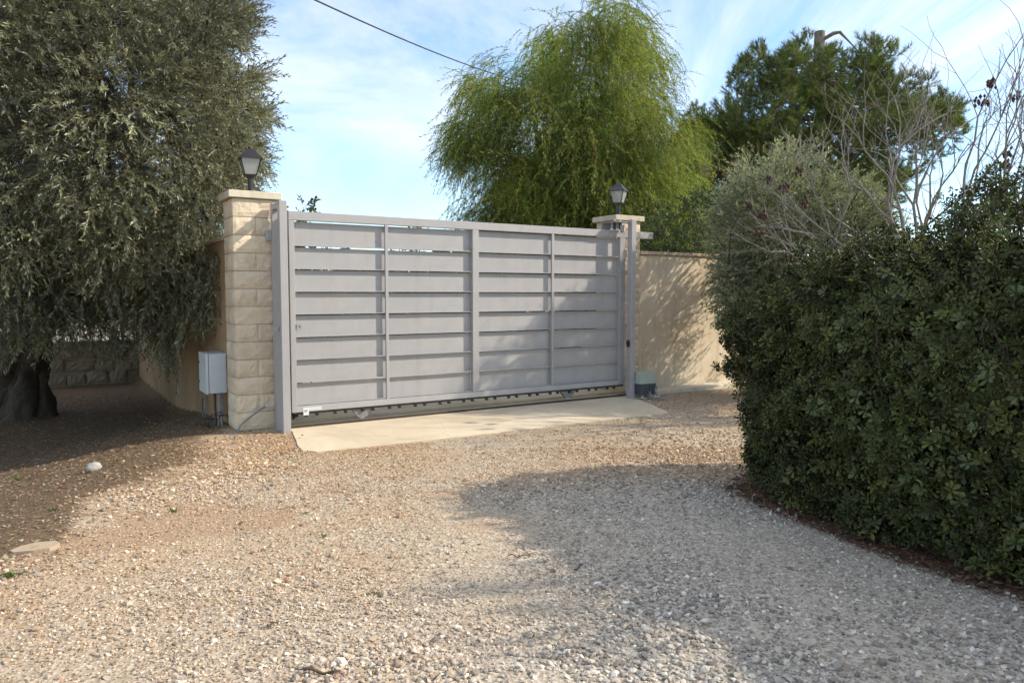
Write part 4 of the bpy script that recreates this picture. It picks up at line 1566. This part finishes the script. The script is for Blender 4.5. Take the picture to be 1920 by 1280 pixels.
def grow(p, d, length, r0, depth):
    n = 5
    pts = [p]
    dd = d.copy()
    for k in range(n - 1):
        dd = unit(dd + rng.normal(0, 0.15, 3) + np.array([0, 0, 0.05]))
        pts.append(pts[-1] + dd * length / (n - 1))
    pts = np.array(pts)
    r1 = r0 * (0.62 if depth < 4 else 0.45)
    tub.add(pts, np.linspace(r0, r1, n), 6 if depth < 3 else 4)
    if depth >= 5 or r1 < 0.0034:
        ends.append(pts[-1])
        return
    m = 2 if rng.random() < 0.62 else 3
    for k in range(m):
        side = unit(np.cross(dd, rng.normal(size=3)))
        a = rng.uniform(0.22, 0.62)
        grow(pts[-1], unit(dd * math.cos(a) + side * math.sin(a)), length * rng.uniform(0.62, 0.9), r1 * rng.uniform(0.75, 0.95), depth + 1)
    for k in range(rng.integers(1, 4)):
        q = rng.integers(1, n - 1)
        side = unit(np.cross(dd, rng.normal(size=3)))
        grow(pts[q], unit(dd * 0.75 + side * 0.6), length * rng.uniform(0.4, 0.65), r1 * 0.55, depth + 2)


stems = [(-1.3, -0.3, 1.6, 0.95), (-0.95, 0.1, 2.1, 1.0), (-0.75, 0.3, 2.2, 1.1), (-0.35, -0.2, 2.5, 1.25), (0.1, 0.3, 2.5, 1.35), (0.45, -0.3, 2.5, 1.4), (0.85, 0.2, 2.5, 1.4), (1.3, -0.2, 2.4, 1.3), (-0.55, -0.5, 1.8, 1.05), (1.7, 0.2, 2.0, 1.3), (0.7, -0.5, 1.9, 1.3), (-0.2, 0.4, 2.6, 1.3), (0.3, 0.0, 2.7, 1.4), (1.05, 0.1, 2.7, 1.4), (-0.5, 0.1, 2.2, 1.15), (-0.1, -0.3, 2.2, 1.2), (0.2, -0.4, 2.3, 1.3)]
for sx, sy, sz, ln in stems:
    d = unit(np.array([sx, sy, sz]))
    p0 = np.array([rng.normal(0, 0.12), rng.normal(0, 0.1), -0.05])
    p1 = p0 + d * 1.05 + np.array([0, 0, 0.35])
    tub.add(np.array([p0, p0 * 0.5 + p1 * 0.5 + rng.normal(0, 0.04, 3), p1]), [0.044, 0.037, 0.03], 7)
    grow(p1, d, ln * 0.88, 0.027, 1)
tub.build('branches', M['bark_grey'], tree)
# dried brown clusters hanging on the twigs
ends = np.array(ends)
ex, ey = project(ends + BB)
want = [(1855, 150), (1840, 190), (1900, 185), (1885, 290), (1895, 310), (1465, 330), (1440, 345), (1410, 385), (1425, 405), (1435, 430), (1490, 320), (1505, 365)]
cm = mat_plain('dried_fruit', (0.055, 0.028, 0.02), 0.8, 0, 0.3, 20, 60, 0.3)
for (qx, qy) in want:
    k = np.argmin((ex - qx) ** 2 + (ey - qy) ** 2)
    c = ends[k]
    m_ = MB()
    for q in range(16):
        pp = c + np.clip(rng.normal(0, 0.028, 3), -0.055, 0.055) + np.array([0, 0, -0.02])
        m_.add(oct_ / 0.0085 * rng.uniform(0.016, 0.026) + pp, [list(f) for f in of])
    tag(m_.build('dried_cluster', cm, tree), kind='stuff')

# ------------------------------------------------------------------ clipped hedge at the right
rng = np.random.default_rng(606)
HL = HEDGE_LINE
seg = np.linalg.norm(np.diff(HL, axis=0), axis=1)
cum = np.concatenate([[0], np.cumsum(seg)])
HO = np.array([2.9, 4.4, 0.0])
hedge = thing('hedge', HO, 0, 'thick clipped hedge of glossy dark green leaves along the drive', 'hedge')


def hedge_surface(s, t, dep):
    """s arc length, t 0..1 over side then top, dep metres inside the skin"""
    x = np.interp(s, cum, HL[:, 0])
    y = np.interp(s, cum, HL[:, 1])
    e = 0.25
    tx_ = np.interp(s + e, cum, HL[:, 0]) - np.interp(s - e, cum, HL[:, 0])
    ty_ = np.interp(s + e, cum, HL[:, 1]) - np.interp(s - e, cum, HL[:, 1])
    ll = np.hypot(tx_, ty_) + 1e-9
    nx_, ny_ = -ty_ / ll, tx_ / ll          # outward: left of travel direction
    h = np.interp(s, [0, 2.82, 3.83, 4.6, 5.05, 6.67], [1.7, 1.7, 1.68, 1.68, 1.6, 1.5])
    h = h + (fbm(s * 1.3, s * 0 + 4.0, 97) - 0.45) * 0.42
    side = t < 0.6
    tt = np.where(side, t / 0.6, (t - 0.6) / 0.4)
    z = np.where(side, 0.03 + (h - 0.03) * tt, h)
    bul = 0.13 * np.clip(np.sin(np.clip(z / h, 0.0, 1) * math.pi), 0, 1) ** 0.5 - 0.36 * smooth(0.68, 1.0, z / h) ** 1.5
    off = np.where(side, bul, -0.36 - tt * 1.4)
    z = np.where(side, z, z + 0.05 * np.sin(tt * 3))
    w = (fbm(s * 1.6, z * 1.6 + np.where(side, 0, tt * 3), 91) - 0.5) * 0.4 + (fbm(s * 5, z * 5 + tt, 92) - 0.5) * 0.2
    nz = np.where(side, 0.18 + 0.9 * smooth(0.8, 1.0, tt), 1.0)
    nh = np.where(side, 1.0, 0.15)
    N_ = unit(np.stack([nx_ * nh, ny_ * nh, nz], -1))
    P = np.stack([x + nx_ * off, y + ny_ * off, z], -1)
    P = P + N_ * (w - dep)[:, None]
    return P, N_


def rosettes(n, smin, smax, tmin, tmax, depmax):
    s = rng.uniform(smin, smax, n)
    t = rng.uniform(tmin, tmax, n)
    dep = rng.random(n) ** 1.3 * depmax
    P, N_ = hedge_surface(s, t, dep)
    return P, N_


H = [rosettes(36000, 1.4, cum[-1], 0, 1, 0.6), rosettes(2200, 0.0, 1.6, 0, 1, 0.3)]
P = np.concatenate([h[0] for h in H])
N_ = np.concatenate([h[1] for h in H])
# stray shoots standing proud of the clipped face
s_ = rng.uniform(2.4, cum[-1] - 0.8, 240)
P_, Nq = hedge_surface(s_, np.where(rng.random(240) < 0.55, rng.uniform(0.55, 0.85, 240), rng.uniform(0.1, 0.6, 240)), np.zeros(240))
dr_ = unit(Nq * 0.6 + rng.normal(0, 0.3, Nq.shape) + np.array([0, 0, 0.5]))
for q in range(240):
    ln_ = rng.uniform(0.05, 0.2)
    for f_ in np.linspace(0.2, 1, 4):
        H.append(((P_[q] + dr_[q] * ln_ * f_)[None], dr_[q][None]))
P = np.concatenate([h[0] for h in H])
N_ = np.concatenate([h[1] for h in H])
# taller shoots at the right end
sh = []
for (qx, qy, Y) in ((1890, 350, 5.6), (1855, 365, 5.7), (1830, 400, 5.6), (1905, 395, 5.4), (1870, 430, 5.3), (1800, 405, 5.8), (1925, 370, 5.7), (1780, 440, 5.6), (1840, 445, 5.2), (1960, 400, 5.4)):
    c = at(qx, qy, Y)
    sh.append(c + rng.normal(0, 0.085, (48, 3)))
sh = np.concatenate(sh)
P = np.concatenate([P, sh])
N_ = np.concatenate([N_, unit(rng.normal(size=(len(sh), 3)) * 0.5 + np.array([-0.2, -0.4, 0.7]))])
k = P[:, 2] > 0.03
P, N_ = P[k], N_[k]
nr = len(P)
axis = unit(N_ + rng.normal(0, 0.42, N_.shape))


def rosette(K):
    phi = np.arange(K) * 2.4 + rng.uniform(0, 6.28)
    el = np.linspace(0.05, 1.0, K) + rng.normal(0, 0.1, K)
    D = np.stack([np.sin(el), np.cos(phi) * np.cos(el), np.sin(phi) * np.cos(el)], -1)
    rad = np.stack([np.zeros(K), np.cos(phi), np.sin(phi)], -1)
    NN = np.array([1.0, 0, 0]) * np.cos(el)[:, None] - rad * np.sin(el)[:, None]
    PP = np.stack([np.linspace(-0.02, 0.012, K), np.zeros(K), np.zeros(K)], -1) + D * 0.006
    ln = 0.058 * rng.uniform(0.7, 1.15, K) * np.linspace(1.1, 0.7, K)
    C = colmix(rng, (0.027, 0.039, 0.010), 0.3, 1, K, [((0.15, 0.165, 0.068), 0.18, False), ((0.010, 0.018, 0.006), 0.25, False), ((0.26, 0.17, 0.03), 0.006, False), ((0.14, 0.065, 0.025), 0.006, False)], 0.1)  # the pale leaf colour paints in glossy highlights
    V, F, C = leaves(PP, D, NN, ln, ln * rng.uniform(0.4, 0.5, K), LEAF_OBOVATE, C.reshape(-1, 3))
    Vs, Fs = tube_np(np.array([(-0.09, 0.0, -0.01), (-0.04, 0, 0), (0.01, 0, 0)]), [0.0028, 0.0025, 0.002], 3)
    F = np.concatenate([F[:, :3], F[:, [0, 2, 3]]])
    Fs = Fs + len(V)
    return np.concatenate([V, Vs]), np.concatenate([F, Fs[:, :3], Fs[:, [0, 2, 3]]]), np.concatenate([C, np.tile(np.array((0.09, 0.08, 0.04)), (len(Vs), 1))])


var = [rosette(int(k)) for k in (9, 8, 10, 7, 11, 9, 8, 10)]
hue = np.where((rng.random(nr) < 0.22)[:, None], np.array([2.1, 1.8, 1.4]), np.array([1.0, 1.0, 1.0]))
hue = hue * (0.55 + 0.9 * fbm(P[:, 1] * 2.3 + P[:, 0], P[:, 2] * 2.3, 444, 3))[:, None]
hue = np.where((rng.random(nr) < 0.035)[:, None], np.array([1.2, 1.4, 0.95]), hue) * np.clip(rng.normal(1, 0.25, (nr, 1)), 0.5, 1.7)
o = scatter('foliage', var, P - HO, axis, rng.uniform(0.5, 0.92, nr), hue, M['hedge_leaf'], hedge, rng, 3.0)
tag(o, kind='stuff')
# branches inside
tub = Tubes()
for q in range(260):
    s = rng.uniform(0.3, cum[-1] - 0.3)
    a, na = hedge_surface(np.array([s]), np.array([0.02]), np.array([rng.uniform(0.45, 0.9)]))
    b, nb = hedge_surface(np.array([s + rng.normal(0, 0.35)]), np.array([rng.uniform(0.15, 0.95)]), np.array([0.02]))
    a[0][2] = -0.05
    limb(tub, a[0] - HO, b[0] - HO, 0.018, 0.004, rng, 0.08, 6, 5)
for q in range(60):
    c = sh[rng.integers(len(sh))]
    limb(tub, np.array([c[0] + 0.1, c[1] + 0.1, 1.4]) - HO, c - HO, 0.01, 0.004, rng, 0.08, 5, 4)
tub.build('branches', M['bark_brown'], hedge)
# the largest leaves, each one a piece of its own
big_mats = []
leaf_var = []
for k, (c, w) in enumerate([((0.024, 0.038, 0.011), 0.46), ((0.045, 0.06, 0.018), 0.42), ((0.12, 0.135, 0.055), 0.44), ((0.018, 0.03, 0.009), 0.5)]):
    V1, F1, C1 = leaves(np.zeros((1, 3)), np.array([[1., 0, 0]]), np.array([[0, 0, 1.]]), np.array([0.046]), np.array([0.046 * w]), LEAF_OBOVATE, np.array([c]))
    leaf_var.append(np_mesh('leaf', V1, F1, M['hedge_leaf_single'], C1))
from mathutils import Matrix
cnt = 0
s = rng.uniform(2.2, 4.6, 43)
t_ = rng.uniform(0.06, 0.58, 43)
P3, N3 = hedge_surface(s, t_, np.full(43, -0.02))
for q in range(43):
    ax = unit(N3[q] + rng.normal(0, 0.25, 3))
    b1 = unit(np.cross(ax, rng.normal(size=3)))
    b2 = np.cross(ax, b1)
    for k in range(7):
        if cnt >= 300:
            break
        ph = k * 2.4 + rng.uniform(-0.3, 0.3)
        e_ = rng.uniform(0.1, 0.95)
        rd = math.cos(ph) * b1 + math.sin(ph) * b2
        d = rd * math.cos(e_) + ax * math.sin(e_)
        nn = ax * math.cos(e_) - rd * math.sin(e_)
        sd = np.cross(nn, d)
        l_ = link(bpy.data.objects.new('leaf', leaf_var[rng.integers(0, 4)]), hedge)
        p_ = P3[q] - HO + d * 0.006
        l_.matrix_local = Matrix(((d[0], sd[0], nn[0], p_[0]), (d[1], sd[1], nn[1], p_[1]), (d[2], sd[2], nn[2], p_[2]), (0, 0, 0, 1)))
        cnt += 1

# ------------------------------------------------------------------ gravel
rng = np.random.default_rng(707)
apron_xy = [tuple(G(a, b)[:2]) for a, b in apron]


def icosa():
    p = (1 + 5 ** 0.5) / 2
    v = np.array([(-1, p, 0), (1, p, 0), (-1, -p, 0), (1, -p, 0), (0, -1, p), (0, 1, p), (0, -1, -p), (0, 1, -p), (p, 0, -1), (p, 0, 1), (-p, 0, -1), (-p, 0, 1)], float)
    v /= np.linalg.norm(v[0])
    f = np.array([(0, 11, 5), (0, 5, 1), (0, 1, 7), (0, 7, 10), (0, 10, 11), (1, 5, 9), (5, 11, 4), (11, 10, 2), (10, 7, 6), (7, 1, 8), (3, 9, 4), (3, 4, 2), (3, 2, 6), (3, 6, 8), (3, 8, 9), (4, 9, 5), (2, 4, 11), (6, 2, 10), (8, 6, 7), (9, 8, 1)])
    return v, f


PAL = np.array([(0.52, 0.46, 0.38), (0.60, 0.55, 0.48), (0.44, 0.36, 0.27), (0.36, 0.29, 0.22), (0.47, 0.35, 0.26), (0.42, 0.40, 0.37), (0.30, 0.275, 0.25), (0.68, 0.64, 0.57), (0.43, 0.27, 0.19), (0.50, 0.40, 0.27)])
PAL = PAL * np.array([1.08, 0.99, 0.90])
PALP = np.array([0.2, 0.13, 0.16, 0.11, 0.09, 0.09, 0.06, 0.05, 0.04, 0.07])


def track_mask(X, Y):
    """two worn wheel tracks curving from the gate past the hedge"""
    xc = 0.25 + 0.075 * np.maximum(0, 7.5 - Y) ** 1.35 + (fbm(Y * 0.5, Y * 0 + 2.0, 8) - 0.5) * 0.3
    d = X - xc
    return np.exp(-((np.abs(d) - 0.78) / 0.26) ** 2) * (0.6 + 0.6 * fbm(X * 1.5, Y * 1.5, 81))


def stones(n, y0, y1, smean, tv, tf, seed, rough=0.22):
    rg = np.random.default_rng(seed)
    Y = np.sqrt(rg.uniform(y0 ** 2, y1 ** 2, n))
    X = rg.uniform(-1, 1, n) * (0.76 * Y + 0.35)
    u, v = to_uv(np.stack([X, Y, np.zeros(n)], -1))
    edge_d = dist_to_line(X, Y, np.array(apron_xy + apron_xy[:1]))
    keep = ~in_poly(X, Y, apron_xy) | (rg.random(n) < 0.01 + 0.45 * smooth(0.12, 0.0, edge_d))
    keep &= ~((v < 0.02) & (u > -0.62)) & ~((v < 0.36) & (u > 4.75))
    keep &= ~((u > -0.62) & (u < 4.9) & (v < 0.04)) & ~((u > -0.13) & (u < 4.8) & (v < 0.45))
    lm = litter_mask(X, Y)
    keep &= rg.random(n) > lm * 0.86
    hin = in_poly(X, Y, [tuple(p) for p in HEDGE_LINE] + [(6, 6.35), (6, 0.9)])
    keep &= ~hin
    dens = 0.52 + 0.9 * smooth(0.36, 0.66, fbm(X * 0.9, Y * 0.9, 55)) - 0.28 * soil_mask(X, Y) - 0.22 * track_mask(X, Y)
    keep &= rg.random(n) < dens
    X, Y = X[keep], Y[keep]
    n = len(X)
    coarse = 0.75 + 0.5 * smooth(0.35, 0.65, fbm(X * 0.7 + 9, Y * 0.7, 66)) - 0.22 * track_mask(X, Y)
    sz = smean * np.exp(rg.normal(0, 0.36, n)) * coarse
    sz = np.clip(sz, 0.003, 0.021)
    sx = sz * rg.uniform(0.75, 1.3, n)
    sy = sz * rg.uniform(0.75, 1.2, n)
    szz = sz * rg.uniform(0.45, 0.85, n)
    k = len(tv)
    W = tv[None] * (1 + rg.normal(0, rough, (n, k, 1)))
    W = W * np.stack([sx, sy, szz], -1)[:, None]
    a = rg.uniform(0, 6.28, n)
    ca, sa = np.cos(a)[:, None], np.sin(a)[:, None]
    tl = rg.normal(0, 0.3, n)[:, None]
    Wx = W[..., 0] * ca - W[..., 1] * sa
    Wy = W[..., 0] * sa + W[..., 1] * ca
    Wz = W[..., 2] + Wx * tl
    Z = ground_z(X, Y) + szz * rg.uniform(0.1, 0.75, n)
    Vv = np.stack([Wx + X[:, None], Wy + Y[:, None], Wz + Z[:, None]], -1)
    c = PAL[rg.choice(len(PAL), n, p=PALP)] * rg.uniform(0.5, 1.2, (n, 1))
    warm = smooth(5.2, 7.2, Y) * 0.65 + 0.25 * soil_mask(X, Y) + 0.15 * smooth(0.5, -2, X)
    c = c * (1 - warm[:, None] * np.array([0.04, 0.16, 0.34]))
    cool = cool_mask(X, Y)
    g = c.mean(1, keepdims=True) * 1.13
    c = c * (1 - cool[:, None]) + g * np.array([1.10, 1.0, 0.86]) * cool[:, None]
    c = c * (1 - 0.45 * litter_mask(X, Y)[:, None])
    Ff = ((np.arange(n) * k)[:, None, None] + tf[None]).reshape(-1, 3)
    return Vv.reshape(-1, 3), Ff, np.repeat(np.clip(c, 0.02, 0.8), k, 0)


iv, if_ = icosa()
ov = np.array([(1, 0, 0), (0, 1, 0), (-1, 0, 0), (0, -1, 0), (0, 0, 1), (0, 0, -1)], float)
bag = Bag()
bag.add(*stones(44000, 1.7, 4.3, 0.0078, iv, if_, 1))
bag.add(*stones(30000, 1.7, 4.6, 0.0048, ov, of, 2, 0.3))
bag.add(*stones(85000, 4.3, 7.2, 0.0080, ov, of, 3, 0.3))
bag.add(*stones(62000, 7.2, 12.5, 0.0088, ov, of, 4, 0.3))
o = bag.build('gravel', M['pebble'])
tag(o, 'loose pale gravel covering the drive', 'gravel', None, 'stuff')

# ------------------------------------------------------------------ dead leaves
def litter(n, xr, yr, seed, thr, pal, size=(0.022, 0.05)):
    rg = np.random.default_rng(seed)
    X = rg.uniform(*xr, n)
    Y = rg.uniform(*yr, n)
    m = litter_mask(X, Y)
    k = (rg.random(n) < (m - thr)) & (m > 0.12)
    X, Y = X[k], Y[k]
    n = len(X)
    Z = ground_z(X, Y) + rg.uniform(0.004, 0.02, n)
    a = rg.uniform(0, 6.28, n)
    D = np.stack([np.cos(a), np.sin(a), rg.normal(0, 0.25, n)], -1)
    Nn = unit(np.stack([rg.normal(0, 0.35, n), rg.normal(0, 0.35, n), np.ones(n)], -1))
    L = rg.uniform(*size, n)
    c = np.array(pal)[rg.integers(0, len(pal), n)] * rg.uniform(0.6, 1.3, (n, 1))
    return leaves(np.stack([X, Y, Z], -1), D, Nn, L, L * rg.uniform(0.25, 0.5, n), LEAF_DIAMOND, c)


V, F, C = litter(26000, (-9.5, -2.4), (3.8, 14), 11, 0.0, [(0.19, 0.12, 0.07), (0.27, 0.18, 0.105), (0.11, 0.07, 0.045), (0.36, 0.27, 0.17), (0.22, 0.19, 0.12)])
o = np_obj('leaf_litter', V, F, M['litter'], None, C)
tag(o, 'brown dead leaves under the olive tree', 'dead leaves', None, 'stuff')
V, F, C = litter(36000, (1.4, 4.2), (1.6, 7.0), 12, 0.0, [(0.13, 0.06, 0.04), (0.17, 0.085, 0.055), (0.085, 0.045, 0.032), (0.22, 0.13, 0.08)], (0.018, 0.055))
o = np_obj('leaf_litter', V, F, M['litter'], None, C)
tag(o, 'reddish brown dead leaves along the foot of the hedge', 'dead leaves', None, 'stuff')
# scattered single leaves and bits on the drive
rg = np.random.default_rng(13)
n = 420
Y = np.sqrt(rg.uniform(2.4 ** 2, 9.5 ** 2, n))
X = rg.uniform(-0.7, 0.6, n) * Y
k = ~in_poly(X, Y, apron_xy)
X, Y = X[k], Y[k]
n = len(X)
a = rg.uniform(0, 6.28, n)
L = rg.uniform(0.02, 0.055, n)
V, F, C = leaves(np.stack([X, Y, ground_z(X, Y) + 0.022], -1), np.stack([np.cos(a), np.sin(a), rg.normal(0, 0.15, n)], -1), unit(np.stack([rg.normal(0, 0.2, n), rg.normal(0, 0.2, n), np.ones(n)], -1)), L, L * rg.uniform(0.15, 0.4, n), LEAF_DIAMOND,
                 np.array([(0.12, 0.06, 0.035), (0.2, 0.11, 0.06), (0.07, 0.045, 0.03)])[rg.integers(0, 3, n)])
o = np_obj('scattered_leaves', V, F, M['litter'], None, C)
tag(o, 'stray dead leaves scattered over the gravel drive', 'dead leaves', None, 'stuff')

# ------------------------------------------------------------------ single stones, slab, sticks, weeds
def rock(name, loc, size, seed, mat, label, cat, rot=0.0):
    rg = np.random.default_rng(seed)
    v, f = iv.copy(), if_.copy()
    for _ in range(2):
        mid = {}
        vl = list(v)
        nf = []
        def mp_(a, b):
            key = (min(a, b), max(a, b))
            if key not in mid:
                q = vl[a] + vl[b]
                vl.append(q / np.linalg.norm(q))
                mid[key] = len(vl) - 1
            return mid[key]
        for a, b, c in f:
            ab, bc, ca_ = mp_(a, b), mp_(b, c), mp_(c, a)
            nf += [(a, ab, ca_), (b, bc, ab), (c, ca_, bc), (ab, bc, ca_)]
        v, f = np.array(vl), np.array(nf)
    d = 1 + (fbm(v[:, 0] * 1.6 + v[:, 2] * 2.1 + seed, v[:, 1] * 1.6 - v[:, 2], seed, 3) - 0.5) * 0.55
    v = v * d[:, None] * np.array(size)
    o = np_obj(name, v, f, mat, None, None, True)
    o.location = tuple(loc)
    o.rotation_euler = (0.1, -0.12, rot)
    return tag(o, label, cat)


M['white_rock'] = mat_plain('pale_limestone', (0.40, 0.38, 0.345), 0.9, 0, 0.18, 14, 45, 0.6, dirt=((0.35, 0.3, 0.24), 0.5))
zr = float(ground_z(-3.72, 6.55))
rock('white_stone', (-3.72, 6.5, zr + 0.035), (0.06, 0.046, 0.042), 4, M['white_rock'], 'single rounded white stone on the brown litter, left', 'stone', 0.4)
M['flat_stone'] = mat_render_wall('earthy_stone', (0.40, 0.31, 0.215), (0.30, 0.22, 0.145), (0.48, 0.39, 0.28), 0.5)
p = ground_at(66, 1030, -0.01)
t = MB()
out = [(-0.2, -0.02), (-0.15, -0.07), (0.02, -0.085), (0.15, -0.07), (0.21, 0.01), (0.15, 0.08), (-0.02, 0.10), (-0.14, 0.05)]
Vv = [(x, y, 0.03) for x, y in out] + [(x * 1.05, y * 1.05, -0.03) for x, y in out]
nO = len(out)
t.add(Vv, [tuple(range(nO))] + [(k, nO + k, nO + (k + 1) % nO, (k + 1) % nO) for k in range(nO)])
o = t.build('flat_stone', M['flat_stone'])
o.location = (p[0], p[1], float(ground_z(p[0], p[1])) - 0.006)
o.rotation_euler = (0.06, -0.05, 0.25)
o.scale = (0.62, 0.75, 0.8)
tag(o, 'flat broken slab of beige stone in the earth, lower left', 'stone')


def stick(px, py, length, rot, label, rad=0.006):
    p = ground_at(px, py)
    z = float(ground_z(p[0], p[1]))
    rg = np.random.default_rng(int(px))
    s = np.linspace(-0.5, 0.5, 6)
    pts = np.stack([s * length * math.cos(rot), s * length * math.sin(rot), 0.018 + rg.normal(0, 0.004, 6)], -1)
    pts[1:-1] += rg.normal(0, 0.006, (4, 3))
    m_ = MB().tube(pts, np.linspace(rad, rad * 0.6, 6), 6)
    o = m_.build('fallen_twig', M['bark_brown'], None, True)
    o.location = (p[0], p[1], z)
    return tag(o, label, 'twig', 'twigs on the gravel')


stick(600, 1258, 0.16, 0.05, 'dark twig at the bottom edge of the gravel, left of centre', 0.007)
stick(512, 1170, 0.05, 0.6, 'short curled twig on the gravel, lower left', 0.005)
stick(975, 1042, 0.14, 0.35, 'thin twig lying in the middle of the drive', 0.004)
stick(10, 1075, 0.22, 0.25, 'thin twig at the left edge near the flat stone', 0.006)
stick(1085, 1065, 0.09, 1.0, 'stubby twig in the shaded centre gravel', 0.006)


def weed(px, py, hgt, nb, seed, label):
    rg = np.random.default_rng(seed)
    p = ground_at(px, py)
    z = float(ground_z(p[0], p[1]))
    a = rg.uniform(0, 6.28, nb)
    e = rg.uniform(0.5, 1.2, nb)
    D = np.stack([np.cos(a) * np.cos(e), np.sin(a) * np.cos(e), np.sin(e)], -1)
    P = np.stack([rg.normal(0, 0.012, nb), rg.normal(0, 0.012, nb), np.zeros(nb)], -1)
    V, F, C = leaves(P, D, unit(rg.normal(size=(nb, 3)) + np.array([0, 0, 0.6])), 0.7 * hgt * rg.uniform(0.5, 1.1, nb), np.full(nb, hgt * 0.14), LEAF_DIAMOND, np.array([(0.10, 0.15, 0.03)]) * rg.uniform(0.7, 1.4, (nb, 1)))
    o = np_obj('weed', V, F, M['grass'], None, C)
    o.location = (p[0], p[1], z)
    return tag(o, label, 'weed', 'small weeds in the gravel')


weed(22, 1078, 0.09, 16, 1, 'small green weed beside the flat stone')
weed(325, 958, 0.08, 12, 2, 'thin green weed on the gravel mound, left')
weed(608, 1005, 0.05, 14, 3, 'low green weed in gravel left of the shadow')
weed(705, 1108, 0.05, 10, 4, 'tiny weed on the gravel below the shadow edge')
weed(105, 950, 0.07, 14, 5, 'green weed in the brown litter at the left')
weed(575, 960, 0.05, 10, 6, 'faint weed on the gravel below the concrete apron')
weed(30, 850, 0.10, 18, 7, 'weed tuft in the shade near the olive trunk')

# ------------------------------------------------------------------ overhead cable
a = at(590, 0, 9.0)
b = at(985, 155, 19.5)
dirc = b - a
pts = []
for s in np.linspace(-1.0, 1.06, 40):
    q = a + dirc * s
    q[2] -= 0.28 * (1 - (s - 0.5) ** 2 * 4) * 0.35
    pts.append(q)
o = MB().tube(np.array(pts), 0.011, 6).build('overhead_cable', M['cable'], None, True)
tag(o, 'thin black overhead cable crossing the sky into the weeping tree', 'cable')
